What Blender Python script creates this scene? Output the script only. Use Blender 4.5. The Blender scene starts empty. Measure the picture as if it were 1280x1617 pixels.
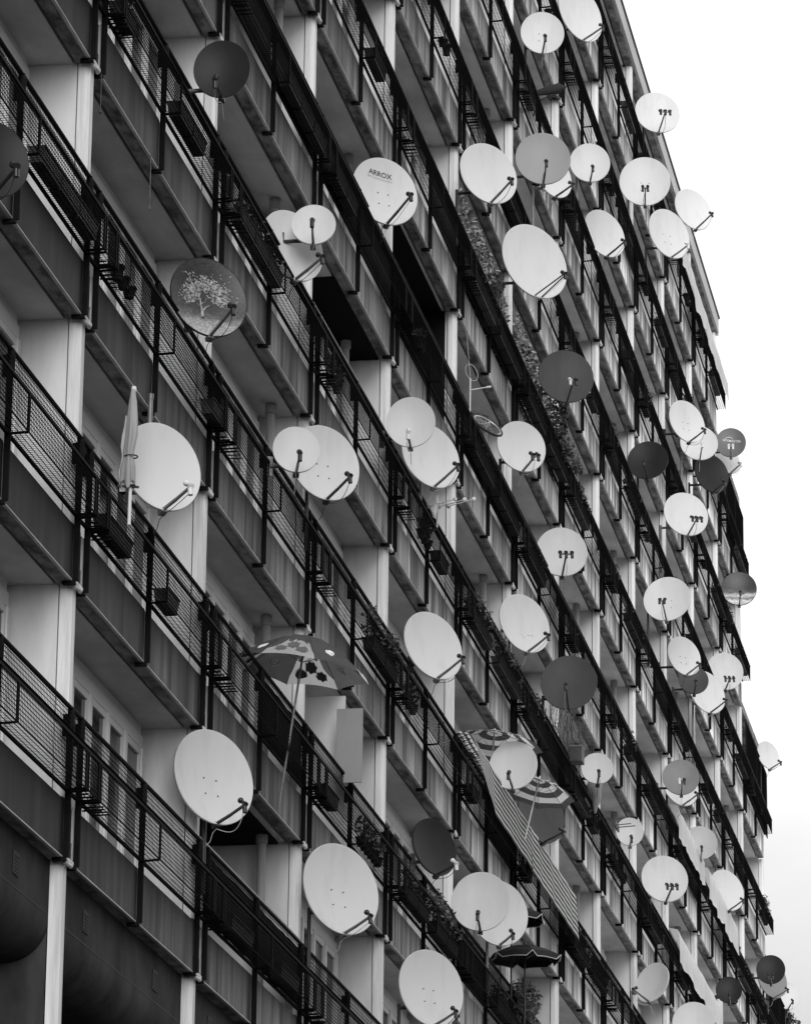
import bpy, math, random
from mathutils import Vector, Matrix
R = math.radians
C = bpy.context.scene.collection
scene = bpy.context.scene
Z0 = 19.165          # height of the reference balcony row above the ground
W, H = 5.824, 2.8    # bay width, storey height

# ---------------------------------------------------------------- camera
cam = bpy.data.cameras.new('camera')
cam.sensor_fit = 'VERTICAL'; cam.sensor_height = 24.0
cam.lens = 6829.35 / 1617 * 24.0
cam.clip_start = 0.5; cam.clip_end = 4000
camo = bpy.data.objects.new('camera', cam); C.objects.link(camo)
yaw, pitch, roll = 1.39577629, 0.29963008, 0.01117701
fw = Vector((math.sin(yaw)*math.cos(pitch), math.cos(yaw)*math.cos(pitch), math.sin(pitch)))
rt = Vector((math.cos(yaw), -math.sin(yaw), 0)); up = rt.cross(fw)
r2 = rt*math.cos(roll) + up*math.sin(roll); u2 = -rt*math.sin(roll) + up*math.cos(roll)
camo.matrix_world = Matrix(((r2.x, u2.x, -fw.x, -39.9746), (r2.y, u2.y, -fw.y, -10.41056),
                            (r2.z, u2.z, -fw.z, Z0 - 17.56509), (0, 0, 0, 1)))
scene.camera = camo

# ---------------------------------------------------------------- sky, sun, exposure
SUN_EL, SUN_AZ = 17, 254     # overcast: broad weak sun up and behind the camera
world = bpy.data.worlds.new('World'); scene.world = world; world.use_nodes = True
nt = world.node_tree; nt.nodes.clear()
sky = nt.nodes.new('ShaderNodeTexSky'); sky.sky_type = 'NISHITA'; sky.sun_disc = False
sky.sun_elevation = R(SUN_EL); sky.sun_rotation = R(SUN_AZ)
bw = nt.nodes.new('ShaderNodeRGBToBW'); nt.links.new(sky.outputs[0], bw.inputs[0])
tc = nt.nodes.new('ShaderNodeTexCoord')
mp = nt.nodes.new('ShaderNodeMapping'); mp.inputs['Scale'].default_value = (3, 3, 7)
nz = nt.nodes.new('ShaderNodeTexNoise'); nz.inputs['Scale'].default_value = 2.2; nz.inputs['Detail'].default_value = 5
nt.links.new(tc.outputs['Generated'], mp.inputs[0]); nt.links.new(mp.outputs[0], nz.inputs['Vector'])
sx = nt.nodes.new('ShaderNodeSeparateXYZ'); nt.links.new(tc.outputs['Generated'], sx.inputs[0])
el = nt.nodes.new('ShaderNodeMapRange'); el.inputs[1].default_value = 0.16; el.inputs[2].default_value = 0.29
el.inputs[3].default_value = 5.0; el.inputs[4].default_value = 11.5
nt.links.new(sx.outputs['Z'], el.inputs[0])
cl = nt.nodes.new('ShaderNodeMapRange'); cl.inputs[1].default_value = 0.3; cl.inputs[2].default_value = 0.7
cl.inputs[3].default_value = 0.86; cl.inputs[4].default_value = 1.12
nt.links.new(nz.outputs['Fac'], cl.inputs[0])
ml = nt.nodes.new('ShaderNodeMath'); ml.operation = 'MULTIPLY'
hi = nt.nodes.new('ShaderNodeMapRange'); hi.inputs[1].default_value = 0.3; hi.inputs[2].default_value = 0.95
hi.inputs[3].default_value = 1.0; hi.inputs[4].default_value = 0.9
nt.links.new(sx.outputs['Z'], hi.inputs[0])
mh = nt.nodes.new('ShaderNodeMath'); mh.operation = 'MULTIPLY'
nt.links.new(el.outputs[0], mh.inputs[0]); nt.links.new(hi.outputs[0], mh.inputs[1])
nt.links.new(mh.outputs[0], ml.inputs[0]); nt.links.new(cl.outputs[0], ml.inputs[1])
mx = nt.nodes.new('ShaderNodeMix'); mx.data_type = 'FLOAT'; mx.inputs[0].default_value = 0.92   # cloud cover over the clear sky
nt.links.new(bw.outputs[0], mx.inputs[2]); nt.links.new(ml.outputs[0], mx.inputs[3])
bg = nt.nodes.new('ShaderNodeBackground'); bg.inputs['Strength'].default_value = 0.12
ow = nt.nodes.new('ShaderNodeOutputWorld')
nt.links.new(mx.outputs[0], bg.inputs['Color']); nt.links.new(bg.outputs[0], ow.inputs['Surface'])
sl = bpy.data.lights.new('sun', 'SUN'); sl.energy = 2.7; sl.angle = R(40); sl.color = (1, 1, 1)
so = bpy.data.objects.new('sun', sl); C.objects.link(so)
sd = Vector((-0.92, -0.27, 0.29)).normalized()          # towards the sun
so.rotation_euler = sd.to_track_quat('Z', 'Y').to_euler()
so.location = (-30, -30, 60)
scene.view_settings.view_transform = 'Standard'; scene.view_settings.look = 'None'
scene.view_settings.exposure = 0.0; scene.view_settings.gamma = 1.0
scene.cycles.max_bounces = 6; scene.cycles.diffuse_bounces = 4

# ---------------------------------------------------------------- materials (the photograph is monochrome)
MATS = {}
def mat(name, v, rough=0.7, spec=0.5, v2=None, scale=(1, 1, 1), lo=0.35, hi=0.65, detail=6, coords='world', bump=0.0, metal=0.0, nscale=1.0):
    if name in MATS: return MATS[name]
    m = bpy.data.materials.new(name); m.use_nodes = True
    t = m.node_tree; b = t.nodes['Principled BSDF']
    b.inputs['Roughness'].default_value = rough; b.inputs['Specular IOR Level'].default_value = spec
    b.inputs['Metallic'].default_value = metal
    b.inputs['Base Color'].default_value = (v, v, v, 1)
    if v2 is not None:
        if coords == 'world':
            g = t.nodes.new('ShaderNodeNewGeometry'); src = g.outputs['Position']
        else:
            g = t.nodes.new('ShaderNodeTexCoord'); src = g.outputs['Object']
        mpp = t.nodes.new('ShaderNodeMapping'); mpp.inputs['Scale'].default_value = scale
        t.links.new(src, mpp.inputs[0])
        n = t.nodes.new('ShaderNodeTexNoise'); n.inputs['Scale'].default_value = nscale; n.inputs['Detail'].default_value = detail
        n.inputs['Roughness'].default_value = 0.62
        t.links.new(mpp.outputs[0], n.inputs['Vector'])
        r = t.nodes.new('ShaderNodeMapRange'); r.inputs[1].default_value = lo; r.inputs[2].default_value = hi
        r.inputs[3].default_value = v2; r.inputs[4].default_value = v
        t.links.new(n.outputs['Fac'], r.inputs[0])
        t.links.new(r.outputs[0], b.inputs['Base Color'])
        if bump:
            bp = t.nodes.new('ShaderNodeBump'); bp.inputs['Strength'].default_value = bump; bp.inputs['Distance'].default_value = 0.01
            t.links.new(n.outputs['Fac'], bp.inputs['Height']); t.links.new(bp.outputs[0], b.inputs['Normal'])
    MATS[name] = m
    return m

def panel_material():
    # precast panels: dark rain streaks down from the top edge, paler washed tongues, fine aggregate
    m = bpy.data.materials.new('stained_concrete'); m.use_nodes = True
    t = m.node_tree; b = t.nodes['Principled BSDF']; b.inputs['Roughness'].default_value = 0.6; b.inputs['Specular IOR Level'].default_value = 0.12
    g = t.nodes.new('ShaderNodeNewGeometry'); oc = t.nodes.new('ShaderNodeTexCoord')
    def noise(scale, nscale, detail):
        a = t.nodes.new('ShaderNodeMapping'); a.inputs['Scale'].default_value = scale
        t.links.new(g.outputs['Position'], a.inputs[0])
        n = t.nodes.new('ShaderNodeTexNoise'); n.inputs['Scale'].default_value = nscale; n.inputs['Detail'].default_value = detail
        t.links.new(a.outputs[0], n.inputs['Vector']); return n.outputs['Fac']
    def rng(s, a, bb, c, d):
        r = t.nodes.new('ShaderNodeMapRange'); r.inputs[1].default_value = a; r.inputs[2].default_value = bb
        r.inputs[3].default_value = c; r.inputs[4].default_value = d; t.links.new(s, r.inputs[0]); return r.outputs[0]
    def mth(op, a, bb):
        n = t.nodes.new('ShaderNodeMath'); n.operation = op
        for i, s in enumerate((a, bb)):
            if hasattr(s, 'node'): t.links.new(s, n.inputs[i])
            else: n.inputs[i].default_value = s
        return n.outputs[0]
    streak = rng(noise((3.6, 1, 0.28), 1.0, 5), 0.36, 0.66, 0.0, 1.0)
    fine = rng(noise((26, 1, 0.7), 1.0, 3), 0.3, 0.7, 0.68, 1.25)
    patch = rng(noise((0.55, 1, 0.5), 1.0, 3), 0.35, 0.65, 0.55, 1.35)
    sp = t.nodes.new('ShaderNodeSeparateXYZ'); t.links.new(oc.outputs['Object'], sp.inputs[0])
    top = rng(sp.outputs['Z'], 0.1, 0.58, 0.0, 0.6)          # stains gather under the top edge
    amount = mth('MULTIPLY', streak, mth('SUBTRACT', 1.0, top))
    base = rng(amount, 0.0, 0.9, 0.04, 0.38)
    gp = t.nodes.new('ShaderNodeSeparateXYZ'); t.links.new(g.outputs['Position'], gp.inputs[0])
    grit = rng(noise((42, 42, 42), 1.0, 2), 0.3, 0.7, 0.78, 1.22)
    fine = mth('MULTIPLY', fine, grit)
    light_falloff = rng(gp.outputs['X'], 0.0, 50.0, 0.08, 2.7)          # near end darkened, far end lightened: light falloff put into the colour
    v = mth('MULTIPLY', mth('MULTIPLY', mth('MULTIPLY', base, fine), patch), light_falloff)
    t.links.new(v, b.inputs['Base Color'])
    MATS['panel'] = m
    return m
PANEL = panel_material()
STEEL = mat('black_steel', 0.010, 0.7, 0.04, 0.006, (3, 3, 3))
WIRE = mat('mesh_wire', 0.007, 0.8, 0.02)
SOFFIT = mat('painted_soffit', 0.64, 0.85, 0.1, 0.42, (0.9, 1.6, 0.5), 0.3, 0.65)
NOSING = mat('weathered_nosing', 0.30, 0.8, 0.15, 0.06, (2.6, 5, 4), 0.38, 0.62)
ARRIS = mat('pale_arris', 0.62, 0.7, 0.3, 0.4, (2, 2, 2))  # pale strips on the bottom and left edges of the panels
WASHED = mat('washed_upstand', 0.66, 0.7, 0.3, 0.22, (1.3, 1, 5), 0.36, 0.6)
WHITE = mat('partition_paint', 0.76, 0.8, 0.2, 0.56, (1.5, 2.2, 0.5), 0.3, 0.62)
COLUMN = mat('column_paint', 0.82, 0.65, 0.3, 0.52, (7, 7, 0.45), 0.32, 0.56)
BACKW = mat('rear_wall_paint', 0.74, 0.75, 0.3, 0.64, (0.5, 1, 0.5))
FRAME = mat('window_frame_paint', 0.72, 0.5, 0.4)
GLASS = mat('window_glass', 0.02, 0.08, 0.5)
CURTAIN = mat('curtain_cloth', 0.35, 0.9, 0.1, 0.15, (9, 1, 0.4), 0.35, 0.65)
LOUVRE = mat('louvre_slot', 0.02, 0.8)
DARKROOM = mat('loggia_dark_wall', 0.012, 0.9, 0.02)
PIPE = mat('drain_pipe', 0.32, 0.55, 0.4, 0.24, (4, 4, 0.6))
FASCIA = mat('roof_fascia', 0.55, 0.7, 0.4, 0.45, (0.4, 1, 1.2))
COPING = mat('roof_coping', 0.03, 0.5)
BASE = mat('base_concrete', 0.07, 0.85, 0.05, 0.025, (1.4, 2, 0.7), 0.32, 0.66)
ASPHALT = mat('asphalt', 0.05, 0.9, 0.2, 0.035, (4, 4, 4))
TONE = {
 'white': mat('dish_white', 0.60, 0.45, 0.3, 0.545, (5, 5, 1.1), 0.28, 0.5),
 'light': mat('dish_light_grey', 0.44, 0.45, 0.35, 0.40, (2.5, 2.5, 1.2), 0.25, 0.55),
 'grey': mat('dish_mid_grey', 0.29, 0.5, 0.3, 0.26, (3, 3, 1.2), 0.25, 0.55),
 'grey2': mat('dish_grey', 0.20, 0.5, 0.3, 0.16, (3, 3, 1.2), 0.25, 0.55),
 'slate': mat('dish_slate', 0.12, 0.45, 0.35, 0.10, (3, 3, 1.2), 0.25, 0.55),
 'charcoal': mat('dish_charcoal', 0.060, 0.5, 0.2, 0.045, (3, 3, 1.2), 0.25, 0.55),
 'dark': mat('dish_black', 0.020, 0.45, 0.15, 0.014, (3, 3, 1.2), 0.25, 0.55),
}
LNBB = mat('receiver_black', 0.015, 0.4)
LNBW = mat('receiver_white', 0.7, 0.4)
ARMG = mat('galvanised_arm', 0.20, 0.45, 0.5, 0.12, (8, 8, 8), metal=0.3)
ARMB = mat('arm_black', 0.02, 0.5)
CABLE_W = mat('cable_white', 0.6, 0.5); CABLE_B = mat('cable_black', 0.02, 0.5)

def thin_cloth(m, f):
    t = m.node_tree; b = t.nodes['Principled BSDF']; out = t.nodes['Material Output']
    tr = t.nodes.new('ShaderNodeBsdfTranslucent'); mxs = t.nodes.new('ShaderNodeMixShader'); mxs.inputs[0].default_value = f
    src = b.inputs['Base Color'].links[0].from_socket if b.inputs['Base Color'].links else None
    if src: t.links.new(src, tr.inputs['Color'])
    else: tr.inputs['Color'].default_value = b.inputs['Base Color'].default_value
    t.links.new(b.outputs[0], mxs.inputs[1]); t.links.new(tr.outputs[0], mxs.inputs[2]); t.links.new(mxs.outputs[0], out.inputs['Surface'])
# ---------------------------------------------------------------- helpers
class MB:
    """collects shapes; build() links them as one mesh object"""
    def __init__(s): s.v, s.f, s.mi, s.sm = [], [], [], []
    def add(s, vs, fs, mi=0, smooth=False):
        o = len(s.v); s.v += [tuple(v) for v in vs]
        for f in fs: s.f.append([i+o for i in f]); s.mi.append(mi); s.sm.append(smooth)
    def box(s, x0, x1, y0, y1, z0, z1, mi=0):
        v = [(x0,y0,z0),(x1,y0,z0),(x1,y1,z0),(x0,y1,z0),(x0,y0,z1),(x1,y0,z1),(x1,y1,z1),(x0,y1,z1)]
        s.add(v, [(0,3,2,1),(4,5,6,7),(0,1,5,4),(1,2,6,5),(2,3,7,6),(3,0,4,7)], mi)
    def bar(s, a, b, w, h=None, mi=0, upv=(0,0,1)):
        a, b = Vector(a), Vector(b); d = (b-a).normalized(); h = h or w
        u = Vector(upv)
        if abs(d.dot(u)) > 0.98: u = Vector((1,0,0))
        p = d.cross(u).normalized()*w/2; q = p.cross(d).normalized()*h/2
        v = [a-p-q, a+p-q, a+p+q, a-p+q, b-p-q, b+p-q, b+p+q, b-p+q]
        s.add(v, [(3,2,1,0),(4,5,6,7),(0,1,5,4),(1,2,6,5),(2,3,7,6),(3,0,4,7)], mi)
    def tube(s, pts, r, n=8, mi=0, caps=True, smooth=True):
        pts = [Vector(p) for p in pts]
        rs = r if isinstance(r, (list, tuple)) else [r]*len(pts)
        vs, fs = [], []; ref = Vector((0.31, 0.17, 0.93))
        for i, p in enumerate(pts):
            d = (pts[min(i+1, len(pts)-1)] - pts[max(i-1, 0)]).normalized()
            a = d.cross(ref).normalized(); b = d.cross(a).normalized()
            for j in range(n):
                t = 2*math.pi*j/n; vs.append(p + (a*math.cos(t) + b*math.sin(t))*rs[i])
        for i in range(len(pts)-1):
            for j in range(n):
                k = (j+1) % n; fs.append((i*n+j, i*n+k, (i+1)*n+k, (i+1)*n+j))
        s.add(vs, fs, mi, smooth)
        if caps:
            o = len(vs)-n
            s.add(vs[:n], [tuple(range(n))[::-1]], mi); s.add(vs[o:], [tuple(range(n))], mi)
    def wire(s, pts, r, mi=0):            # thin three-sided wire
        s.tube(pts, r, 3, mi, caps=False, smooth=False)
    def ball(s, c, r, nu=10, nv=7, mi=0, sc=(1,1,1)):
        c = Vector(c); vs = [c+Vector((0,0,-r*sc[2]))]
        for i in range(1, nv):
            ph = math.pi*i/nv - math.pi/2
            for j in range(nu):
                t = 2*math.pi*j/nu
                vs.append(c+Vector((r*sc[0]*math.cos(ph)*math.cos(t), r*sc[1]*math.cos(ph)*math.sin(t), r*sc[2]*math.sin(ph))))
        vs.append(c+Vector((0,0,r*sc[2]))); fs = []
        for j in range(nu): fs.append((0, 1+(j+1)%nu, 1+j))
        for i in range(nv-2):
            for j in range(nu):
                a = 1+i*nu+j; b = 1+i*nu+(j+1)%nu; fs.append((a, b, b+nu, a+nu))
        o = 1+(nv-2)*nu
        for j in range(nu): fs.append((o+j, o+(j+1)%nu, len(vs)-1))
        s.add(vs, fs, mi, True)
    def mesh(s, name, mats):
        me = bpy.data.meshes.new(name); me.from_pydata(s.v, [], s.f)
        for m in (mats if isinstance(mats, (list, tuple)) else [mats]): me.materials.append(m)
        me.polygons.foreach_set('material_index', s.mi)
        me.polygons.foreach_set('use_smooth', s.sm); me.update()
        return me
    def build(s, name, mats, parent=None, loc=(0,0,0)):
        return link(name, s.mesh(name, mats), parent, loc)
def link(name, me, parent=None, loc=(0,0,0)):
    o = bpy.data.objects.new(name, me); C.objects.link(o); o.location = loc
    if parent: o.parent = parent
    return o
def thing(name, label, cat, loc=(0,0,0), rz=0, group=None):
    o = bpy.data.objects.new(name, None); C.objects.link(o); o.empty_display_size = 0.1
    o.location = loc; o.rotation_euler = (0,0,rz); o['label'] = label; o['category'] = cat
    if group: o['group'] = group
    return o
def tag(o, label, cat, group=None):
    o['label'] = label; o['category'] = cat
    if group: o['group'] = group
    return o

# ---------------------------------------------------------------- ground
g = MB(); g.add([(-1500,-1500,0),(1500,-1500,0),(1500,1500,0),(-1500,1500,0)], [(0,1,2,3)])
go = g.build('ground', ASPHALT); go['kind'] = 'structure'
g = MB(); g.add([(32,-60,0.004),(190,-60,0.004),(190,3,0.004),(32,3,0.004)], [(0,1,2,3)])      # unseen pale sheet added to bounce light up to the far soffits
go = g.build('bounce_sheet', mat('pale_bounce', 0.62, 0.9, 0.2, 0.52, (1, 1, 1))); go['kind'] = 'structure'

# ---------------------------------------------------------------- the block of flats
END = {6: 11, 5: 12, 4: 12, 3: 13, 2: 13, 1: 14, 0: 14, -1: 15, -2: 15, -3: 15}    # the far end steps out downwards
def zl(v): return Z0 + v*H
B = thing('apartment_building', 'long grey concrete block of flats with rows of mesh-railed balconies', 'apartment building', (0,0,0))
P1, P2, PM = 0.0, 0.416, W/2 + 0.208           # post positions along a bay
YB, YC = 0.66, -0.23                            # rear wall, outer face of the planter baskets
DEEP = {(1,1), (1,3), (-3,1)}     # bays left open as deep dark loggias

# balcony slab: nosing, drip groove, soffit, washed upstand behind the panel
b = MB()
b.box(0, W, 0.03, 0.17, 0.0, 0.24, 1)
b.box(0, W, 0.17, 0.215, 0.09, 0.24, 1)
b.box(0, W, 0.215, 2.9, 0.015, 0.24, 0)
b.box(P2+0.05, PM-0.05, 0.085, 0.14, 0.24, 0.655, 2); b.box(PM+0.05, W-0.05, 0.085, 0.14, 0.24, 0.655, 2)
SLAB = b.mesh('balcony', [SOFFIT, NOSING, WASHED])
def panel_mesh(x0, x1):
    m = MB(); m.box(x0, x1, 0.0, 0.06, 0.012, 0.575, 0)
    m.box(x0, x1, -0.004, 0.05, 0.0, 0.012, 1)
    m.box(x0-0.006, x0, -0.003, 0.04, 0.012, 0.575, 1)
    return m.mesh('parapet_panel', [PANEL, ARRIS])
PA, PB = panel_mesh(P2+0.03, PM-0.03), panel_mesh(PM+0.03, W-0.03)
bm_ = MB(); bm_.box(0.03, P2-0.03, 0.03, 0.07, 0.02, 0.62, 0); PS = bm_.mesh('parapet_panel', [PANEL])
# railing
r = MB()
def bracket(m, x):
    pr = [(x,0,1.30),(x,YC,1.05),(x,YC,0.665),(x,-0.02,0.655)]
    for a, c in zip(pr[:-1], pr[1:]): m.bar(a, c, 0.022, 0.022, 0)
for x in (P1, PM, P2):
    r.box(x-0.016, x+0.016, -0.062, -0.002, 0.0, 1.50)
    r.box(x-0.012, x+0.012, -0.075, 0.045, 1.22, 1.44)          # wider plate at the head of the post
    r.box(x-0.03, x+0.03, -0.03, 0.1, -0.035, 0.0)              # shoe under the slab edge
    bracket(r, x)
bracket(r, P2+0.09); bracket(r, P1-0.09)
for i, (dx, yy, zz) in enumerate(((.02,.55,.735),(.05,.75,.705),(.13,1.1,.625),(.17,1.0,.60))):      # slatted shelf at the party wall
    r.bar((P2+dx,-.03,zz),(P2+dx,YC*yy,zz), .016, .016)
for i in range(3): r.bar((P2+.3+.12*i,-.03,.64),(P2+.3+.12*i,YC*.98,.64), .012, .012)
r.tube([(0.0,-0.03,1.5),(W,-0.03,1.5)], 0.024, 8)
r.bar((0,YC,1.05),(W,YC,1.05), 0.02, 0.03); r.bar((0,YC,0.665),(W,YC,0.665), 0.009, 0.009); r.bar((0,-0.03,0.66),(W,-0.03,0.66), 0.03, 0.03)
r.box(P1+0.05, P2-0.06, -0.02, 0.03, 0.0, 0.03, 1)
r.tube([(P1+0.1,0.0,-0.02),(P1+0.22,-0.03,-0.04),(P2-0.1,0.0,-0.02)], 0.022, 6, 1)
RAIL = r.mesh('railing', [STEEL, COLUMN])
def wire_mesh(x0, x1):
    m = MB(); pr = [(-0.03,1.49),(-0.03,1.30),(YC,1.055),(YC,0.67),(-0.03,0.665)]
    n = int((x1-x0)/0.056)
    for i in range(n+1):
        x = x0 + (x1-x0)*i/n; m.wire([(x,y,z) for y, z in pr], 0.0040)
    for (ya,za),(yb,zb) in zip(pr[:-1], pr[1:]):
        L = math.hypot(yb-ya, zb-za); k = max(1, round(L/0.045))
        for i in range(k):
            t = i/k; m.wire([(x0,ya+(yb-ya)*t-0.005,za+(zb-za)*t),(x1,ya+(yb-ya)*t-0.005,za+(zb-za)*t)], 0.0048)
    return m.mesh('wire_mesh', [WIRE])
MA, MBB = wire_mesh(P2, PM), wire_mesh(PM, W)
MC = wire_mesh(0.02, P2-0.02)
# windows of a normal bay: louvre strip, frame with four lights
w = MB()
xw0, xw1 = 2.25, W-0.12
w.box(0.3, W-0.02, YB, YB+0.1, 0.24, H+0.015, 0)
w.box(xw0, xw0+0.24, YB-0.03, YB, 0.3, 2.72, 1)
for i in range(22): w.box(xw0+0.08, xw0+0.16, YB-0.033, YB-0.028, 0.95+i*0.07, 0.985+i*0.07, 2)
w.box(xw0+0.24, xw1, YB-0.05, YB-0.0, 2.52, 2.66, 1); w.box(xw0+0.24, xw1, YB-0.05, YB, 0.3, 0.42, 1)
nl = 4; lw = (xw1-xw0-0.24)/nl
for i in range(nl+1):
    x = xw0+0.24+i*lw; w.box(x-0.05, x+0.05, YB-0.06, YB, 0.42, 2.52, 1)
for i in range(nl):
    x = xw0+0.24+i*lw
    for a in (x+0.05, x+lw-0.10): w.box(a, a+0.05, YB-0.04, YB, 0.42, 2.52, 1)
    w.box(x+0.1, x+lw-0.1, YB-0.04, YB, 2.44, 2.52, 1)
    w.box(x+0.1, x+lw-0.1, YB-0.04, YB, 1.0, 1.07, 1)
WIN = w.mesh('window_wall', [BACKW, FRAME, LOUVRE])
p = MB()
for i in range(nl):
    x = xw0+0.24+i*lw
    p.box(x+0.1, x+lw-0.1, YB-0.012, YB-0.004, 0.42, 2.44, 0)
PANE = p.mesh('pane', [GLASS])
CURTS = []
for i in (0, 2):
    c_ = MB(); x = xw0+0.24+i*lw
    c_.box(x+0.12, x+lw*0.55, YB-0.020, YB-0.013, 0.44, 2.42, 0)
    CURTS.append(c_.mesh('curtain', [CURTAIN]))
HR = MB(); HR.tube([(0.0,-0.03,1.512),(W,-0.03,1.512)], 0.026, 8); HR = HR.mesh('rail_highlight', [ARMG])
LN = MB(); LN.box(W+0.115, W+0.128, 0.2, 2.75, 0.24, H+0.014, 0); LN.box(0.3, W+0.115, 0.25, 2.75, H+0.001, H+0.012, 0); LN = LN.mesh('loggia_shade_sheet', [DARKROOM])  # near-black sheets over white wall and soffit paint in the bay's deep shade
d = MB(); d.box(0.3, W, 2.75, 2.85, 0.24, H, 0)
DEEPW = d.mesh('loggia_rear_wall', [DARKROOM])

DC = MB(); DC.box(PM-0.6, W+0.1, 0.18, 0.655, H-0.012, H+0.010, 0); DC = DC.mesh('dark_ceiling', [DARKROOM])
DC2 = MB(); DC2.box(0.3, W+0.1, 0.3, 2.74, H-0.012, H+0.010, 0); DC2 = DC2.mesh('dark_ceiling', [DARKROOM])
def visible(v, k):
    rr = {6:(6,11),5:(5,12),4:(4,12),3:(2,13),2:(1,13),1:(0,14),0:(-1,13),-1:(-1,10),-2:(-1,7),-3:(-1,5)}[v]
    return rr[0] <= k < rr[1]
cells = [(v,k) for v in range(-3,7) for k in range(-2, END[v]) if visible(v,k)]
for v, k in cells:
    o = link('balcony', SLAB, B, (k*W, 0, zl(v)))
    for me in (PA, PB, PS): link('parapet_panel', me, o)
    link('railing', RAIL, o)
    for me in (MA, MBB, MC): link('wire_mesh', me, o)
    if (v,k) in ((-3,1),(2,6),(0,2),(-1,1),(3,6)): link('rail_highlight', HR, o)  # paler tube paints a lit top onto these rails
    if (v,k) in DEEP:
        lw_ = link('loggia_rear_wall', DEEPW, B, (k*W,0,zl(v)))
        if (v,k) == (1,3): link('loggia_shade_sheet', LN, lw_)
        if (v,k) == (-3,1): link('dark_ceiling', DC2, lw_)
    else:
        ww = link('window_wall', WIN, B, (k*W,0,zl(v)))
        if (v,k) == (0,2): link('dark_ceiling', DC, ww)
        link('pane', PANE, ww)
        if random.Random(v*31+k).random() < 0.6:
            for cm in CURTS: link('curtain', cm, ww)
# the neighbouring balconies just outside the picture, as one part
ring = MB()
def merge(dst, me, off, mi):
    vs = [tuple(Vector(vv.co)+Vector(off)) for vv in me.vertices]
    o = len(dst.v); dst.v += vs
    for f in me.polygons:
        dst.f.append([i+o for i in f.vertices]); dst.mi.append(mi[f.material_index]); dst.sm.append(f.use_smooth)
cs = set(cells)
for v in range(-3,7):
    for k in range(-2, END[v]):
        if (v,k) in cs: continue
        if any((v+a,k+c) in cs for a in (-1,0,1) for c in (-1,0,1)):
            off = (k*W,0,zl(v))
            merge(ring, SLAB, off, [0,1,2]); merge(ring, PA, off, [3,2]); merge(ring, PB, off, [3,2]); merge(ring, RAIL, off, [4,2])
            merge(ring, MA, off, [4]); merge(ring, MBB, off, [4]); merge(ring, WIN, off, [5,6,4]); merge(ring, PANE, off, [7])
ro = ring.build('balcony', [SOFFIT, NOSING, WASHED, PANEL, STEEL, BACKW, FRAME, GLASS], B); ro['kind'] = 'stuff'

# party walls with their chamfered columns, roof to ground
def top_of(k):
    t = [v for v in END if END[v] >= k]
    return max(t)+1
for k in range(-2, 16):
    zt = zl(top_of(k)); x = k*W
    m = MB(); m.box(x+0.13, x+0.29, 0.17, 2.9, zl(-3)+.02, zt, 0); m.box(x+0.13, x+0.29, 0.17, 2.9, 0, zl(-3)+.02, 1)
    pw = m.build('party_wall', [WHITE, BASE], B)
    m = MB()
    y0, y1, xa, xb, ch = 0.03, 0.15, x+0.10, x+0.32, 0.045
    for v in range(-4, top_of(k)):
        za, zb = (0 if v == -4 else zl(v)+0.24), zl(v+1)-0.002
        if v == -3: za = zl(v)+0.24
        pl = [(xa,y1),(xa,y0+ch),(xa+ch,y0),(xb-ch,y0),(xb,y0+ch),(xb,y1)]
        vs = [(px,py,za) for px,py in pl]+[(px,py,zb) for px,py in pl]; n = 6
        m.add(vs, [(i,(i+1)%n,(i+1)%n+n,i+n) for i in range(n)])
    m.build('column', [COLUMN], pw)
# drain pipes
for k, lo, hi, dx, dy in ((2,-3,1,0.42,0.40),(3,0,2,0.75,0.5),(5,-1,3,0.42,0.4),(7,-1,4,0.42,0.4),(8,0,5,0.42,0.4),(10,0,5,0.42,0.4),(12,1,4,0.42,0.4)):
    m = MB(); m.tube([(k*W-dx,dy,zl(lo)+0.24),(k*W-dx,dy,zl(hi)+H)], 0.055, 12)
    for v in range(lo, hi+1): m.tube([(k*W-dx,dy,zl(v)+H-0.12),(k*W-dx,dy,zl(v)+H)], 0.075, 12)
    m.build('drain_pipe', [PIPE], B)
# roof slab over the top row and over every step
m = MB(); e = END[6]*W+0.36
m.box(-2*W, e, 0.02, 0.17, zl(7), zl(7)+0.2, 1); m.box(-2*W, e, 0.215, 14, zl(7)+0.015, zl(7)+0.24, 0)
rf = m.build('roof_slab', [SOFFIT, NOSING], B)
m = MB(); m.box(-2*W, e, -0.04, 0.06, zl(7)+0.06, zl(7)+0.46, 0); m.box(e, e+0.06, -0.04, 14, zl(7)+0.0, zl(7)+0.46, 0)
m.build('fascia', [FASCIA], rf)
m = MB(); m.box(-2*W-0.05, e+0.1, -0.075, 14, zl(7)+0.46, zl(7)+0.50, 0); m.build('coping', [COPING], rf)
m = MB()
for v in (5, 3, 1):
    a, c = END[v+1]*W+0.3, END[v]*W+0.36
    m.box(a, c, 0.03, 14, zl(v+1), zl(v+1)+0.2, 0)
m.build('terrace_roof', [NOSING], B)
# solid body behind the loggias
m = MB()
for v in range(-4, 7):
    kx = END.get(v, 15)
    m.box(-2*W-0.2, kx*W+0.3, 2.9, 13.8, 0 if v == -4 else zl(v)+0.02, zl(v+1)+0.01, 0)
m.build('rear_block', [BACKW], B)
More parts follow.
